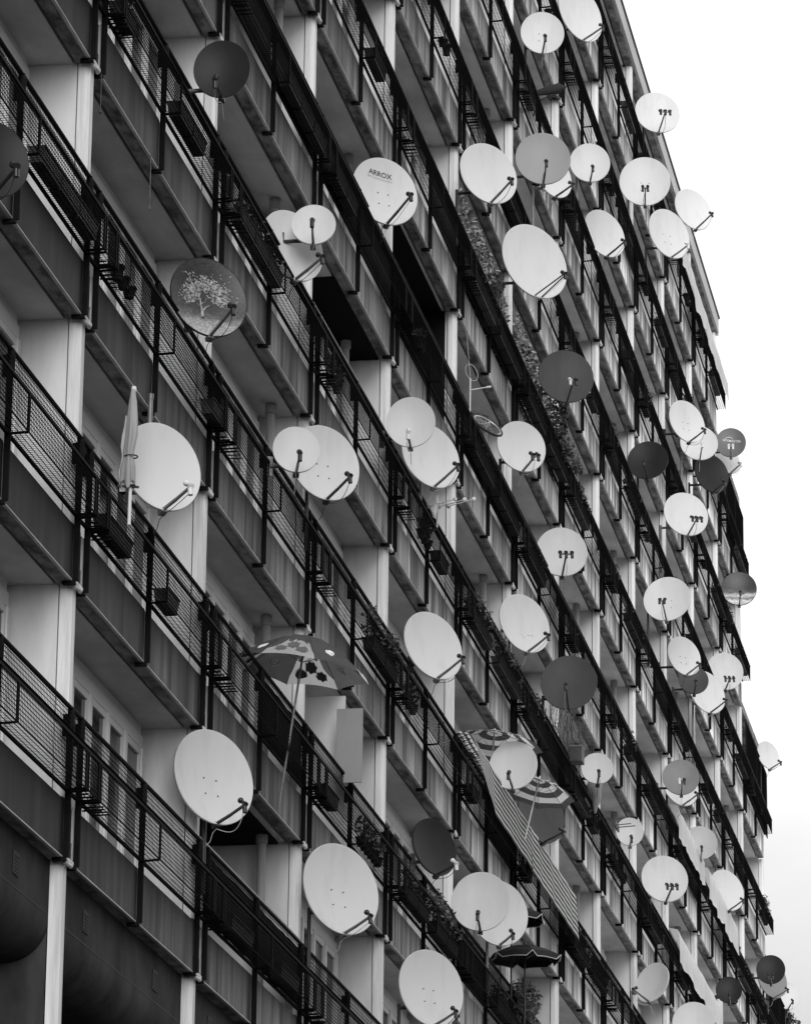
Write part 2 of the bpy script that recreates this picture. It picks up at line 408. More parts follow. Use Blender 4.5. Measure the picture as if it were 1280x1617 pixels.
# ground-floor wall with a coved underside, vents and joints
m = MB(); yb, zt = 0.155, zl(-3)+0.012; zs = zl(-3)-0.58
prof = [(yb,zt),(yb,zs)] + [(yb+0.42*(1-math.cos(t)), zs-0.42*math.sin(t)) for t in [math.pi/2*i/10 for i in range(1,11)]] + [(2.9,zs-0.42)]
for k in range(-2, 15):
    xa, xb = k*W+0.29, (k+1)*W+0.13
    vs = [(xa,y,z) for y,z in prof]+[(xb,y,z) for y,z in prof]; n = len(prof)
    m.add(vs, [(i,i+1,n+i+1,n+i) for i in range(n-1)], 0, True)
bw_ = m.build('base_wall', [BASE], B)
m = MB()
for k in range(-2, 4):
    xa, xb = k*W+0.29, (k+1)*W+0.13
    m.box(xa, xb, yb-0.003, yb+0.004, zl(-3)-0.545, zl(-3)-0.53, 0)
    for f in (0.30, 0.62, 0.93):
        x = xa+(xb-xa)*f; m.box(x-0.006, x+0.006, yb-0.002, yb+0.004, zs+0.0, zl(-3)-0.54 if f != 0.62 else zl(-3), 0)
m.build('joint', [LOUVRE], bw_)
for k in range(-2, 4):
    for f in (0.27, 0.80):
        x = k*W+W*f; m = MB(); m.box(x-0.11, x+0.11, yb-0.012, yb-0.003, zl(-3)-0.42, zl(-3)-0.20, 0)
        for i in range(5): m.box(x-0.085, x+0.085, yb-0.016, yb-0.01, zl(-3)-0.40+i*0.036, zl(-3)-0.384+i*0.036, 1)
        m.build('vent', [LOUVRE, BASE], bw_)
# side strip at the far ends: end wall faces are the party walls; recess behind the coved wall
m = MB(); m.box(-2*W, 15*W, 2.86, 2.9, 0, zl(-3), 0); m.build('ground_floor_rear_wall', [DARKROOM], B)

# ---------------------------------------------------------------- satellite dishes
# x, y, z, azimuth, elevation, half height, arm length, tone, receivers, extra, label
DISHES = [
 (3.472, -0.6, 20.477, -176.8, 0.0, 0.336, 1.2, 'dark', 1, '', 'matt black dish sticking out on a grey arm high at the upper left'),
 (-5.425, -0.55, 15.879, -143.5, 4.7, 0.367, 1.5, 'dark', 1, '', 'black dish cut off by the left edge of the picture'),
 (9.501, -0.2, 20.659, -133.9, 10.2, 0.484, 1.14, 'white', 1, '', 'large white dish half hidden by the small round dish on its upper right'),
 (9.297, -0.5, 20.845, -170.6, 14.1, 0.291, 1.5, 'white', 1, '', 'small round white dish overlapping the front of a larger white one'),
 (15.57, -0.25, 23.736, -144.9, 9.6, 0.525, 1.44, 'white', 1, 'arrox', 'white dish printed with the word ARROX across its upper face'),
 (22.665, -0.6, 26.77, -143.2, 9.6, 0.53, 1.27, 'white', 1, '', 'plain white dish on a long grey arm above the leafy net curtain'),
 (27.999, -0.7, 29.133, -167.4, 9.3, 0.498, 1.28, 'grey', 1, '', 'mid grey round dish with a white dish peeping out below it'),
 (31.041, -0.45, 30.05, -130.7, 9.3, 0.451, 0.96, 'white', 1, '', 'white dish mostly hidden behind the mid grey round dish'),
 (36.806, -0.35, 32.562, -167.0, 6.8, 0.41, 1.22, 'white', 1, '', 'small white dish just right of the mid grey round dish'),
 (29.993, -0.4, 32.332, -166.8, 5.2, 0.408, 1.3, 'white', 1, '', 'small white dish at the very top beside a dish cut by the frame'),
 (35.096, -0.4, 34.931, -128.7, 8.0, 0.59, 0.88, 'white', 1, '', 'white dish cut off by the top edge of the picture'),
 (47.837, -0.4, 38.108, -161.6, 13.2, 0.526, 1.37, 'white', 3, '', 'topmost white dish that breaks the roofline against the sky'),
 (44.957, -0.45, 35.357, -172.8, 6.8, 0.568, 1.23, 'white', 2, '', 'white dish with twin black receivers below the roofline'),
 (54.699, -0.45, 38.46, -139.3, 12.3, 0.543, 1.19, 'white', 1, '', 'white dish standing against the open sky past the roof edge'),
 (38.61, -0.4, 31.789, -136.5, 10.4, 0.511, 1.09, 'white', 1, '', 'narrow white dish directly below the dish with twin black receivers'),
 (48.199, -0.6, 35.388, -135.6, 8.1, 0.584, 0.98, 'white', 1, '', 'white dish above the torn pale sheet on the top balcony'),
 (27.049, -0.7, 26.915, -137.6, 9.9, 0.68, 1.13, 'white', 0, 'twin', 'largest white dish of the upper middle held by a two-rod feed arm'),
 (4.31, -0.33, 18.097, -144.3, 9.6, 0.487, 1.24, 'tree', 1, '', 'dish with a pale tree on dark ground printed over its face'),
 (31.982, -0.55, 26.574, -163.1, 10.6, 0.52, 1.33, 'charcoal', 2, '', 'charcoal dish with two black receivers above the trailing green plant'),
 (27.286, -0.45, 23.755, -149.9, 7.9, 0.452, 1.2, 'white', 2, '', 'white dish with a square receiver beside the bicycle wheel'),
 (16.404, -0.5, 20.598, -173.7, 0.8, 0.362, 1.36, 'white', 1, '', 'white dish overlapping the upper left of another above the yagi aerial'),
 (19.585, -0.25, 21.136, -138.0, 12.1, 0.521, 1.19, 'white', 1, '', 'white dish tucked behind another right above the yagi aerial'),
 (8.011, -0.6, 17.491, -163.0, 9.2, 0.298, 1.35, 'white', 1, '', 'small round white dish in front of a much larger white one'),
 (11.154, -0.33, 18.337, -142.4, 9.2, 0.514, 1.2, 'white', 1, '', 'big white dish behind a small round one in the middle left'),
 (1.711, -0.47, 15.281, -137.1, 8.7, 0.49, 1.05, 'white', 1, '', 'big white dish beside the furled cream parasol'),
 (18.95, -0.42, 18.067, -135.1, 13.0, 0.527, 1.14, 'white', 1, '', 'white dish to the right of the open patterned parasol'),
 (28.384, -0.35, 21.028, -137.2, 11.4, 0.523, 1.1, 'white', 1, 'scuff', 'white dish with small scuff marks low on its face'),
 (33.36, -0.28, 23.744, -166.7, 12.4, 0.485, 1.54, 'white', 3, '', 'white dish with three receivers in a row above the large charcoal one'),
 (32.302, -0.55, 21.044, -175.7, 14.0, 0.522, 1.46, 'charcoal', 1, '', 'large charcoal dish with bare twigs hanging below it'),
 (51.486, -0.6, 32.144, -137.1, 10.2, 0.513, 1.07, 'white', 1, '', 'tall white dish at the top of the cluster of dishes by the right edge'),
 (54.969, -0.5, 32.772, -167.8, 15.8, 0.463, 1.24, 'white', 1, '', 'round white dish overlapped by the tall dish above it in the right cluster'),
 (62.573, -0.5, 35.243, -174.6, 9.5, 0.399, 1.26, 'slate', 2, 'sky', 'small slate dish with pale lettering and an arc standing before the sky'),
 (56.65, -0.62, 32.558, -143.0, 8.2, 0.484, 1.04, 'dark', 1, '', 'black speckled dish under the round white one in the right cluster'),
 (63.489, -0.35, 35.076, -139.6, 13.3, 0.374, 1.19, 'white', 1, '', 'white dish showing only its lower edge under the lettered slate dish'),
 (46.45, -0.3, 29.646, -180.4, 14.4, 0.456, 1.27, 'dark', 1, '', 'black dish hanging alone left of the right cluster of dishes'),
 (50.627, -0.65, 29.713, -156.2, 13.4, 0.534, 1.26, 'white', 3, '', 'white dish with three receivers just below the black speckled dish'),
 (48.12, -0.5, 27.065, -180.5, 15.6, 0.534, 1.41, 'white', 2, '', 'white dish with two receivers left of the picture-printed dish'),
 (65.306, -0.4, 32.233, -171.8, 12.9, 0.475, 1.22, 'print', 1, '', 'dish printed with a dark and pale landscape standing before the sky'),
 (50.036, -0.65, 26.319, -139.3, 10.9, 0.451, 1.08, 'white', 1, '', 'white dish above a small dark one in the lower right cluster'),
 (62.649, -0.28, 29.354, -164.9, 7.7, 0.484, 1.29, 'white', 3, '', 'pale dish with three small receivers at the right of the lower cluster'),
 (52.837, -0.55, 26.526, -168.4, 16.1, 0.351, 1.28, 'charcoal', 1, '', 'small dark grey dish squeezed between three white ones'),
 (57.039, -0.42, 27.351, -136.9, 13.0, 0.535, 1.11, 'white', 1, '', 'white dish lowest in the cluster around the small dark grey one'),
 (74.194, -0.3, 30.075, -133.8, 10.9, 0.403, 1.02, 'white', 1, '', 'small white dish alone against the sky beside the tall mesh screen'),
 (5.756, -0.2, 12.954, -133.1, 9.8, 0.556, 0.91, 'white', 1, 'holes', 'biggest white dish at lower left on a post above the balcony rail'),
 (11.798, -0.5, 12.975, -135.1, 9.9, 0.59, 0.91, 'white', 1, 'holes', 'big white dish in the lower middle with a thick pale feed arm'),
 (19.331, -0.4, 15.205, -129.1, 9.4, 0.422, 0.91, 'dark', 1, '', 'black oval dish with a pale receiver between two big white dishes'),
 (22.905, -0.5, 15.169, -175.0, 9.2, 0.463, 1.19, 'white', 1, '', 'white dish with a black upright receiver overlapping the front of another'),
 (26.146, -0.28, 15.674, -148.0, 6.2, 0.527, 0.92, 'white', 1, '', 'white dish behind another and above the dark parasols'),
 (18.271, -0.55, 12.965, -138.4, 8.5, 0.547, 0.99, 'white', 1, '', 'big white dish cut by the bottom edge of the picture in the middle'),
 (26.492, -0.45, 18.145, -179.1, 9.5, 0.408, 1.24, 'white', 1, '', 'white dish standing before the upper striped parasol'),
 (30.731, -0.3, 18.378, -129.4, 8.5, 0.551, 0.82, 'charcoal', 0, '', 'dark dish tucked under the lower striped parasol'),
 (36.904, -0.45, 20.627, -168.8, 14.1, 0.314, 1.23, 'white', 1, '', 'very small white dish above the knotted pale cloth'),
 (49.629, -0.6, 23.528, -171.9, 14.6, 0.417, 1.34, 'grey2', 2, '', 'grey dish overlapping the front of a white one in the lower right'),
 (51.477, -0.38, 23.823, -138.2, 11.5, 0.504, 1.08, 'white', 1, '', 'white dish showing only its lower rim below the grey one'),
 (43.043, -0.3, 20.842, -168.3, 7.2, 0.288, 1.13, 'white', 1, '', 'tiny white dish on an upright pole beside two thin rods'),
 (56.297, -0.3, 23.608, -171.1, 12.5, 0.408, 1.27, 'light', 1, '', 'light grey dish above the first white sheet hung on the rail'),
 (48.191, -0.4, 21.006, -162.2, 13.3, 0.522, 1.29, 'white', 3, '', 'white dish with three receivers on a stout post left of the white sheets'),
 (62.357, -0.3, 23.803, -139.1, 11.6, 0.521, 1.06, 'white', 1, '', 'white dish with a single receiver to the right of the white sheets'),
 (44.933, -0.5, 18.183, -209.9, 15.9, 0.423, 1.2, 'white', 1, '', 'white dish turned the other way with its feed arm to the left'),
 (61.505, -0.4, 21.198, -172.5, 10.7, 0.331, 1.13, 'dark', 1, '', 'small black dish low on the right near the bottom edge'),
 (53.125, -0.45, 18.86, -173.4, 12.8, 0.494, 1.24, 'white', 1, '', 'white dish cut by the bottom edge of the picture on the right'),
 (71.105, -0.55, 23.564, -175.2, 11.7, 0.399, 1.16, 'dark', 2, '', 'glossy black dish in front of two others at the bottom right corner'),
 (74.142, -0.32, 23.913, -134.7, 10.8, 0.531, 0.98, 'grey2', 1, '', 'grey dish between the glossy black and the white one in the bottom right corner'),
 (80.71, -0.15, 24.712, -159.6, 12.6, 0.41, 1.18, 'white', 1, '', 'white dish behind two darker ones in the bottom right corner'),
]

def rail_mount(x, y, z, b):
    """where the mounting bar meets the railing: (z of the bar, needs a mast)"""
    zlow = z - 0.42*b
    lev = math.floor((zlow-Z0)/H); zf = zlow-Z0-lev*H
    return zlow, zf, zl(lev)
def make_dish(i, row):
    x, y, z, az, elv, b, L, tone, nl, extra, label = row
    rnd = random.Random(i*7+3)
    a = 0.93*b
    T = thing('satellite_dish', label, 'satellite dish', (x,y,z), R(az), 'satellite dishes along the balconies')
    c, s = math.cos(R(elv)), math.sin(R(elv))
    n = Vector((c,0,s)); rr = Vector((0,1,0)); u = Vector((-s,0,c))
    def lp(p, q, d): return rr*p + u*q + n*d      # p right, q up, d forward
    TM = TONE.get(tone)
    if tone == 'tree': TM = TREE_M
    if tone == 'print': TM = PRINT_M
    m = MB(); NR, NA = 9, 56
    vs = [lp(0,0,-0.17*b)]
    for k in range(1, NR+1):
        q = k/NR
        for j in range(NA):
            t = 2*math.pi*j/NA; vs.append(lp(a*q*math.cos(t), b*q*math.sin(t), -0.17*b*(1-q*q)))
    fs = [(0, 1+j, 1+(j+1)%NA) for j in range(NA)]
    for k in range(NR-1):
        for j in range(NA):
            p0 = 1+k*NA+j; p1 = 1+k*NA+(j+1)%NA; fs.append((p0, p0+NA, p1+NA, p1))
    m.add(vs, fs, 0, True)
    o = len(m.v)-NA
    # rolled rim and the back skin
    rim = [(1.0,0),(1.016,0.004),(1.022,-0.006),(1.018,-0.028),(1.0,-0.032)]
    vs = []
    for q, d in rim:
        for j in range(NA):
            t = 2*math.pi*j/NA; vs.append(lp(a*q*math.cos(t), b*q*math.sin(t), d))
    fs = []
    for k in range(len(rim)-1):
        for j in range(NA):
            p0 = k*NA+j; p1 = k*NA+(j+1)%NA; fs.append((p0, p0+NA, p1+NA, p1))
    m.add(vs, fs, 1, True)
    vs = [lp(0,0,-0.17*b-0.015)]
    for k in range(1, 7):
        q = k/6
        for j in range(NA):
            t = 2*math.pi*j/NA; vs.append(lp(a*q*math.cos(t), b*q*math.sin(t), -0.17*b*(1-q*q)-0.015-0.017*q))
    fs = [(0, 1+(j+1)%NA, 1+j) for j in range(NA)]
    for k in range(5):
        for j in range(NA):
            p0 = 1+k*NA+j; p1 = 1+k*NA+(j+1)%NA; fs.append((p0, p1, p1+NA, p0+NA))
    m.add(vs, fs, 1, True)
    if extra == 'holes' or (tone == 'white' and rnd.random() < 0.15):      # four bolt heads near the middle
        for p, q in ((-0.15,0.02),(0.17,0.0),(-0.15,-0.32),(0.17,-0.34)):
            d = -0.17*b*(1-(p*p/0.86+q*q))
            m.ball(lp(p*b*0.93, q*b, d+0.003), 0.010, 6, 4, 2)
    RB = TM if tone not in ('tree','print') else TONE['dark']
    m.build('reflector', [TM, RB, LNBB], T)
    # feed arm
    AM = ARMB if (tone in ('dark','charcoal') or rnd.random() < 0.35) else ARMG
    root, tip = lp(0,-0.985*b,-0.03), lp(0,-0.95*b,L*b)
    mid = root.lerp(tip, 0.5) - u*0.012*b
    m = MB()
    if extra == 'twin':
        m.tube([lp(-0.10*b,-0.97*b,-0.02), tip-rr*0.02], 0.012, 8); m.tube([lp(0.10*b,-0.97*b,-0.02), tip+rr*0.02], 0.012, 8)
        m.bar(tip-rr*0.05, tip+rr*0.05, 0.03)
    else:
        m.bar(root, mid, 0.030, 0.026); m.bar(mid-(mid-root).normalized()*0.01, tip, 0.027, 0.023)
        m.bar(root-n*0.05-u*0.03, root+n*0.03-u*0.01, 0.07, 0.05)
    if nl > 1: m.bar(tip-rr*0.052*(nl-1), tip+rr*0.052*(nl-1), 0.022, 0.022)
    m.build('feed_arm', [AM], T)
    # receivers look back at the middle of the dish
    back = (lp(0,0,-0.12*b)-tip).normalized()
    for k in range(max(nl,1)):
        off = rr*0.104*(k-(nl-1)/2) if nl > 1 else Vector((0,0,0))
        LM = LNBW if (tone in ('slate',) or (i in (15,24,30,45,20,33) )) else LNBB
        if tone in ('charcoal','grey2') and k == 0 and nl > 1: LM = LNBW
        m = MB(); pc = tip+off+u*0.035
        m.tube([pc+back*0.075, pc+back*0.055, pc+back*0.05, pc-back*0.02, pc-back*0.03, pc-back*0.06], [0.034,0.034,0.022,0.022,0.03,0.03], 10)
        m.tube([pc-back*0.02, pc-back*0.02-u*0.11], 0.028, 8)
        m.build('receiver', [LM], T)
    # cable
    CM = CABLE_W if rnd.random() < 0.55 else CABLE_B
    m = MB(); pts = []
    sag = rnd.uniform(0.10, 0.30)*b
    for k in range(9):
        t = k/8; q = tip.lerp(root, t); pts.append(q - u*(0.06+sag*math.sin(math.pi*t)*0.8) + rr*rnd.choice((-1,1))*0.0 + rr*0.08*b*math.sin(math.pi*t)*(1 if i % 2 else -1))
    e0 = pts[-1]
    pts += [e0-n*0.08-u*0.02, e0-n*0.14-u*0.10, e0-n*0.22-u*0.12]
    m.tube(pts, 0.0045, 5, 0, False)
    m.build('cable', [CM], T)
    # mount: bracket behind the dish, mast and bar back to the railing
    zlow, zf, zfloor = rail_mount(x, y, z, b)
    inv = Matrix.Rotation(-R(az), 3, 'Z')
    def wl(p): return inv @ (Vector(p)-Vector((x,y,z)))      # world -> local
    bp = lp(0, -0.05*b, -0.17*b-0.13)
    mast_top = bp + Vector((-0.06,0,0.10)); 
    ml_z = zlow - z
    mast_bot = Vector((mast_top.x, mast_top.y, ml_z-0.05))
    m = MB()
    m.bar(bp+n*0.06+u*0.12, bp+n*0.06-u*0.12, 0.16, 0.04); m.bar(bp+n*0.05, bp-n*0.08, 0.07, 0.08)
    m.tube([mast_top, mast_bot], 0.024, 10)
    hw = Matrix.Rotation(R(az), 3, 'Z') @ mast_bot + Vector((x,y,z))
    zz = zlow
    if 0.62 < zf < 1.07 and hw.y < -0.27:
        m.tube([wl((hw.x,hw.y,zz)), wl((hw.x,-0.225,zz))], 0.026, 10); m.bar(wl((hw.x,-0.235,zz-0.12)), wl((hw.x,-0.235,zz+0.12)), 0.07, 0.02)
    elif 0.55 < zf < 1.6:
        m.tube([wl((hw.x,hw.y,zz)), wl((hw.x,-0.02,zz))], 0.026, 10)
        m.bar(wl((hw.x,-0.05,zz-0.12)), wl((hw.x,-0.05,zz+0.12)), 0.07, 0.05)
    elif zf >= 1.6:
        m.tube([wl((hw.x,hw.y,zz)), wl((hw.x,-0.06,zz))], 0.026, 10)
        m.tube([wl((hw.x,-0.06,zz+0.06)), wl((hw.x,-0.06,zfloor+0.9))], 0.026, 10)
    else:
        m.tube([wl((hw.x,hw.y,zz)), wl((hw.x,0.0,zz))], 0.026, 10)
        m.bar(wl((hw.x,-0.01,zz-0.1)), wl((hw.x,-0.01,zz+0.1)), 0.12, 0.02)
    m.build('mount', [ARMB if rnd.random() < 0.5 else ARMG], T)
    return T, lp, a, b
def plain_curve(b, p, q): return -0.17*b*(1-(p*p/0.8649+q*q))

def print_material(name, kind):
    m = bpy.data.materials.new(name); m.use_nodes = True; t = m.node_tree; bs = t.nodes['Principled BSDF']
    bs.inputs['Roughness'].default_value = 0.45
    oc = t.nodes.new('ShaderNodeTexCoord'); sp = t.nodes.new('ShaderNodeSeparateXYZ'); t.links.new(oc.outputs['Object'], sp.inputs[0])
    mp_ = t.nodes.new('ShaderNodeMapping'); mp_.inputs['Scale'].default_value = (3,5,9) if kind == 'tree' else (2,5,7)
    t.links.new(oc.outputs['Object'], mp_.inputs[0])
    n1 = t.nodes.new('ShaderNodeTexNoise'); n1.inputs['Scale'].default_value = 1.4; n1.inputs['Detail'].default_value = 7
    t.links.new(mp_.outputs[0], n1.inputs['Vector'])
    add = t.nodes.new('ShaderNodeMath'); add.operation = 'MULTIPLY_ADD'
    add.inputs[1].default_value = 0.16; t.links.new(n1.outputs['Fac'], add.inputs[0]); t.links.new(sp.outputs['Z'], add.inputs[2])
    cr = t.nodes.new('ShaderNodeValToRGB'); e = cr.color_ramp.elements
    mr = t.nodes.new('ShaderNodeMapRange'); mr.inputs[1].default_value = -0.42; mr.inputs[2].default_value = 0.58
    t.links.new(add.outputs[0], mr.inputs[0]); t.links.new(mr.outputs[0], cr.inputs[0])
    if kind == 'tree':
        vals = [(0,0.34),(0.18,0.26),(0.27,0.08),(0.36,0.035),(0.7,0.022),(1,0.04)]
    else:
        vals = [(0,0.25),(0.15,0.6),(0.24,0.14),(0.32,0.5),(0.40,0.08),(0.52,0.03),(1,0.02)]
    while len(e) < len(vals): e.new(0.5)
    for el_, (p_, v_) in zip(e, vals): el_.position = p_; el_.color = (v_,v_,v_,1)
    n2 = t.nodes.new('ShaderNodeTexNoise'); n2.inputs['Scale'].default_value = 6; n2.inputs['Detail'].default_value = 8
    t.links.new(mp_.outputs[0], n2.inputs['Vector'])
    r2_ = t.nodes.new('ShaderNodeMapRange'); r2_.inputs[1].default_value = 0.3; r2_.inputs[2].default_value = 0.7; r2_.inputs[3].default_value = 0.5; r2_.inputs[4].default_value = 1.6
    t.links.new(n2.outputs['Fac'], r2_.inputs[0])
    mm = t.nodes.new('ShaderNodeMix'); mm.data_type = 'RGBA'; mm.blend_type = 'MULTIPLY'; mm.inputs[0].default_value = 1
    t.links.new(cr.outputs[0], mm.inputs[6]); t.links.new(r2_.outputs[0], mm.inputs[7]); t.links.new(mm.outputs[2], bs.inputs['Base Color'])
    return m
TREE_M = print_material('printed_meadow', 'tree'); PRINT_M = print_material('printed_landscape', 'print')
INK = mat('black_ink', 0.03, 0.5); INKG = mat('grey_ink', 0.45, 0.5); INKW = mat('pale_ink', 0.6, 0.5)

def lettering(text, size, parent, lp, p, q, b, slant=-0.12, material=INK, name='lettering'):
    """raised lettering following the dish face"""
    cu = bpy.data.curves.new(name, 'FONT'); cu.body = text; cu.size = size; cu.align_x = 'CENTER'; cu.extrude = 0.0; cu.offset = size*0.012; cu.resolution_u = 3
    to = bpy.data.objects.new(name, cu); C.objects.link(to)
    dg = bpy.context.evaluated_depsgraph_get(); me = bpy.data.meshes.new_from_object(to.evaluated_get(dg))
    bpy.data.objects.remove(to); bpy.data.curves.remove(cu)
    for v in me.vertices:
        X, Y = v.co.x + p*b, v.co.y + v.co.x*slant + q*b
        v.co = lp(X, Y, plain_curve(b, X/b, Y/b)+0.006)
    me.materials.clear(); me.materials.append(material)
    return link(name, me, parent)

for i, row in enumerate(DISHES):
    T, lp, a, b = make_dish(i, row)
    if row[9] == 'arrox':
        lettering('ARROX', 0.104, T, lp, -0.07, 0.50, b)
        lettering('Sat. Communication', 0.047, T, lp, -0.07, 0.41, b, material=INKG)
    if row[9] == 'sky':
        lettering('SKYMASTER', 0.085, T, lp, 0.06, 0.10, b, material=INKW)
        m = MB(); pts = []
        for k in range(9):
            t = R(25+k*17); X, Y = -0.12*b+0.28*b*math.cos(t), 0.16*b+0.26*b*math.sin(t)
            pts.append(lp(X, Y, plain_curve(b, X/b, Y/b)+0.005))
        m.tube(pts, [0.004+0.011*math.sin(math.pi*k/8) for k in range(9)], 5)
        m.build('arc_emblem', [INKW], T)
    if row[9] == 'scuff':
        m = MB()
        for X, Y, dx, dy in ((0.15,-0.33,0.09,0.02),(0.30,-0.30,0.06,-0.05),(-0.08,-0.38,0.02,0.07),(-0.02,-0.42,0.06,0.0)):
            m.bar(lp(X*b,Y*b,plain_curve(b,X,Y)+0.002), lp((X+dx)*b,(Y+dy)*b,plain_curve(b,X+dx,Y+dy)+0.002), 0.012, 0.004)
        m.build('scuff_mark', [INKG], T)
    if row[7] == "tree":
        rnd = random.Random(5); m = MB()
        def fp(X, Y): return lp(X*b, Y*b, plain_curve(b, X, Y)+0.004)
        def limb(pts, w):
            m.tube([fp(X,Y) for X,Y in pts], w, 4)
        limb([(-0.13,-0.50),(-0.12,-0.32),(-0.14,-0.18),(-0.15,0.02)], [0.026,0.020,0.014,0.006])
        limb([(-0.12,-0.34),(-0.03,-0.20),(0.08,-0.13)], [0.015,0.010,0.005]); limb([(-0.13,-0.12),(-0.02,-0.04),(0.0,0.06)], [0.006,0.004,0.002])
        limb([(-0.13,-0.24),(-0.20,-0.16),(-0.24,-0.12)], [0.005,0.004,0.002])
        for k in range(900):
            t = rnd.uniform(R(-35), R(215)); q = rnd.gauss(0.37, 0.11)
            X, Y = -0.02+q*1.15*math.cos(t), 0.07+q*0.92*math.sin(t)
            if rnd.random() < 0.25: continue
            s_ = rnd.uniform(0.008, 0.030); an = rnd.uniform(-0.9, 0.3)
            ca, sa = math.cos(an)*s_, math.sin(an)*s_
            m.add([fp(X-ca*1.4,Y-sa*1.4), fp(X+sa*.7,Y-ca*.7), fp(X+ca*1.4,Y+sa*1.4), fp(X-sa*.7,Y+ca*.7)], [(0,1,2,3)])
        m.build('printed_tree', [mat('printed_leaf', 0.46, 0.5, 0.3, 0.13, (20,20,20))], T)

# ---------------------------------------------------------------- what hangs in and on the balconies
CLOTHD = mat('dark_cloth', 0.030, 0.9, 0.1, 0.015, (5, 5, 2))
CREAM = mat('cream_canvas', 0.52, 0.85, 0.1, 0.38, (12, 12, 1.5), 0.3, 0.6)
SHEET = mat('white_sheet', 0.92, 0.8, 0.2, 0.80, (2.5, 2, 3), 0.3, 0.6)
SHEETD = mat('sheet_print', 0.35, 0.8, 0.2)
BOXM = mat('planter_black', 0.022, 0.6, 0.3, 0.012, (4, 4, 4))
BOXG = mat('planter_grey', 0.10, 0.6, 0.3, 0.06, (4, 4, 4))
SOIL = mat('soil', 0.02, 1.0, 0.0)
LEAF = mat('leaf', 0.085, 0.6, 0.3, 0.035, (9, 9, 9), 0.35, 0.65)
LEAF2 = mat('pale_leaf', 0.22, 0.6, 0.3, 0.08, (9, 9, 9), 0.35, 0.65)
TWIG = mat('twig', 0.16, 0.8, 0.2, 0.07, (6, 6, 6))
STRW = mat('stripe_white', 0.93, 0.8, 0.1, 0.86, (3, 3, 3)); STRG = mat('stripe_grey', 0.13, 0.8, 0.1, 0.09, (3, 3, 3))
PARG = mat('parasol_grey', 0.19, 0.8, 0.1, 0.15, (4, 4, 4)); PARL = mat('parasol_pale', 0.85, 0.8, 0.1, 0.75, (4, 4, 4))
PARB = mat('parasol_black', 0.03, 0.8, 0.1); PIPING = mat('parasol_piping', 0.6, 0.7)
POLEW = mat('white_pole', 0.62, 0.4); BOARDW = mat('white_board', 0.66, 0.6, 0.3, 0.58, (1, 3, 1)); BOARDG = mat('grey_board', 0.30, 0.7, 0.2, 0.27, (1, 4, 2))
TYRE = mat('tyre_rubber', 0.015, 0.7); CHROME = mat('rim_metal', 0.55, 0.3, 0.5, metal=0.6)

for mm_, ff_ in ((CREAM,.3),(SHEET,.35),(STRW,.5),(STRG,.5),(PARG,.6),(PARL,.6),(CLOTHD,.1)): thin_cloth(mm_, ff_)
ORD = ['lowest', 'second', 'third', 'fourth', 'fifth', 'sixth', 'seventh', 'eighth', 'ninth', 'tenth', 'eleventh', 'twelfth', 'thirteenth', 'fourteenth']
def where(v, k, h):
    row = 'the lowest row' if v == -3 else '%s row from bottom' % ORD[v+3]
    ks = sorted(kk for vv, kk in cells if vv == v); n = ks.index(k)
    bay = 'first' if n == 0 else ORD[n]
    return '%s, %s bay, %s half' % (row, bay, 'left' if h == 0 else 'right')
def leaves(m, c, rx, ry, rz, n, size, rnd, mi=0, droop=0.0):
    for _ in range(n):
        while True:
            p = Vector((rnd.uniform(-1,1), rnd.uniform(-1,1), rnd.uniform(-1,1)))
            if p.length < 1 and p.length > rnd.random()*0.7: break
        q = Vector(c)+Vector((p.x*rx, p.y*ry, p.z*rz - droop*p.x*p.x))
        d = Vector((rnd.gauss(0,1), rnd.gauss(0,1), rnd.gauss(0,0.7))).normalized()
        e = d.cross(Vector((rnd.gauss(0,1), rnd.gauss(0,1), rnd.gauss(0,1)))).normalized()
        s = size*rnd.uniform(0.5, 1.3)
        m.add([q-d*s, q+e*s*0.42, q+d*s, q-e*s*0.42], [(0,1,2,3)], mi)
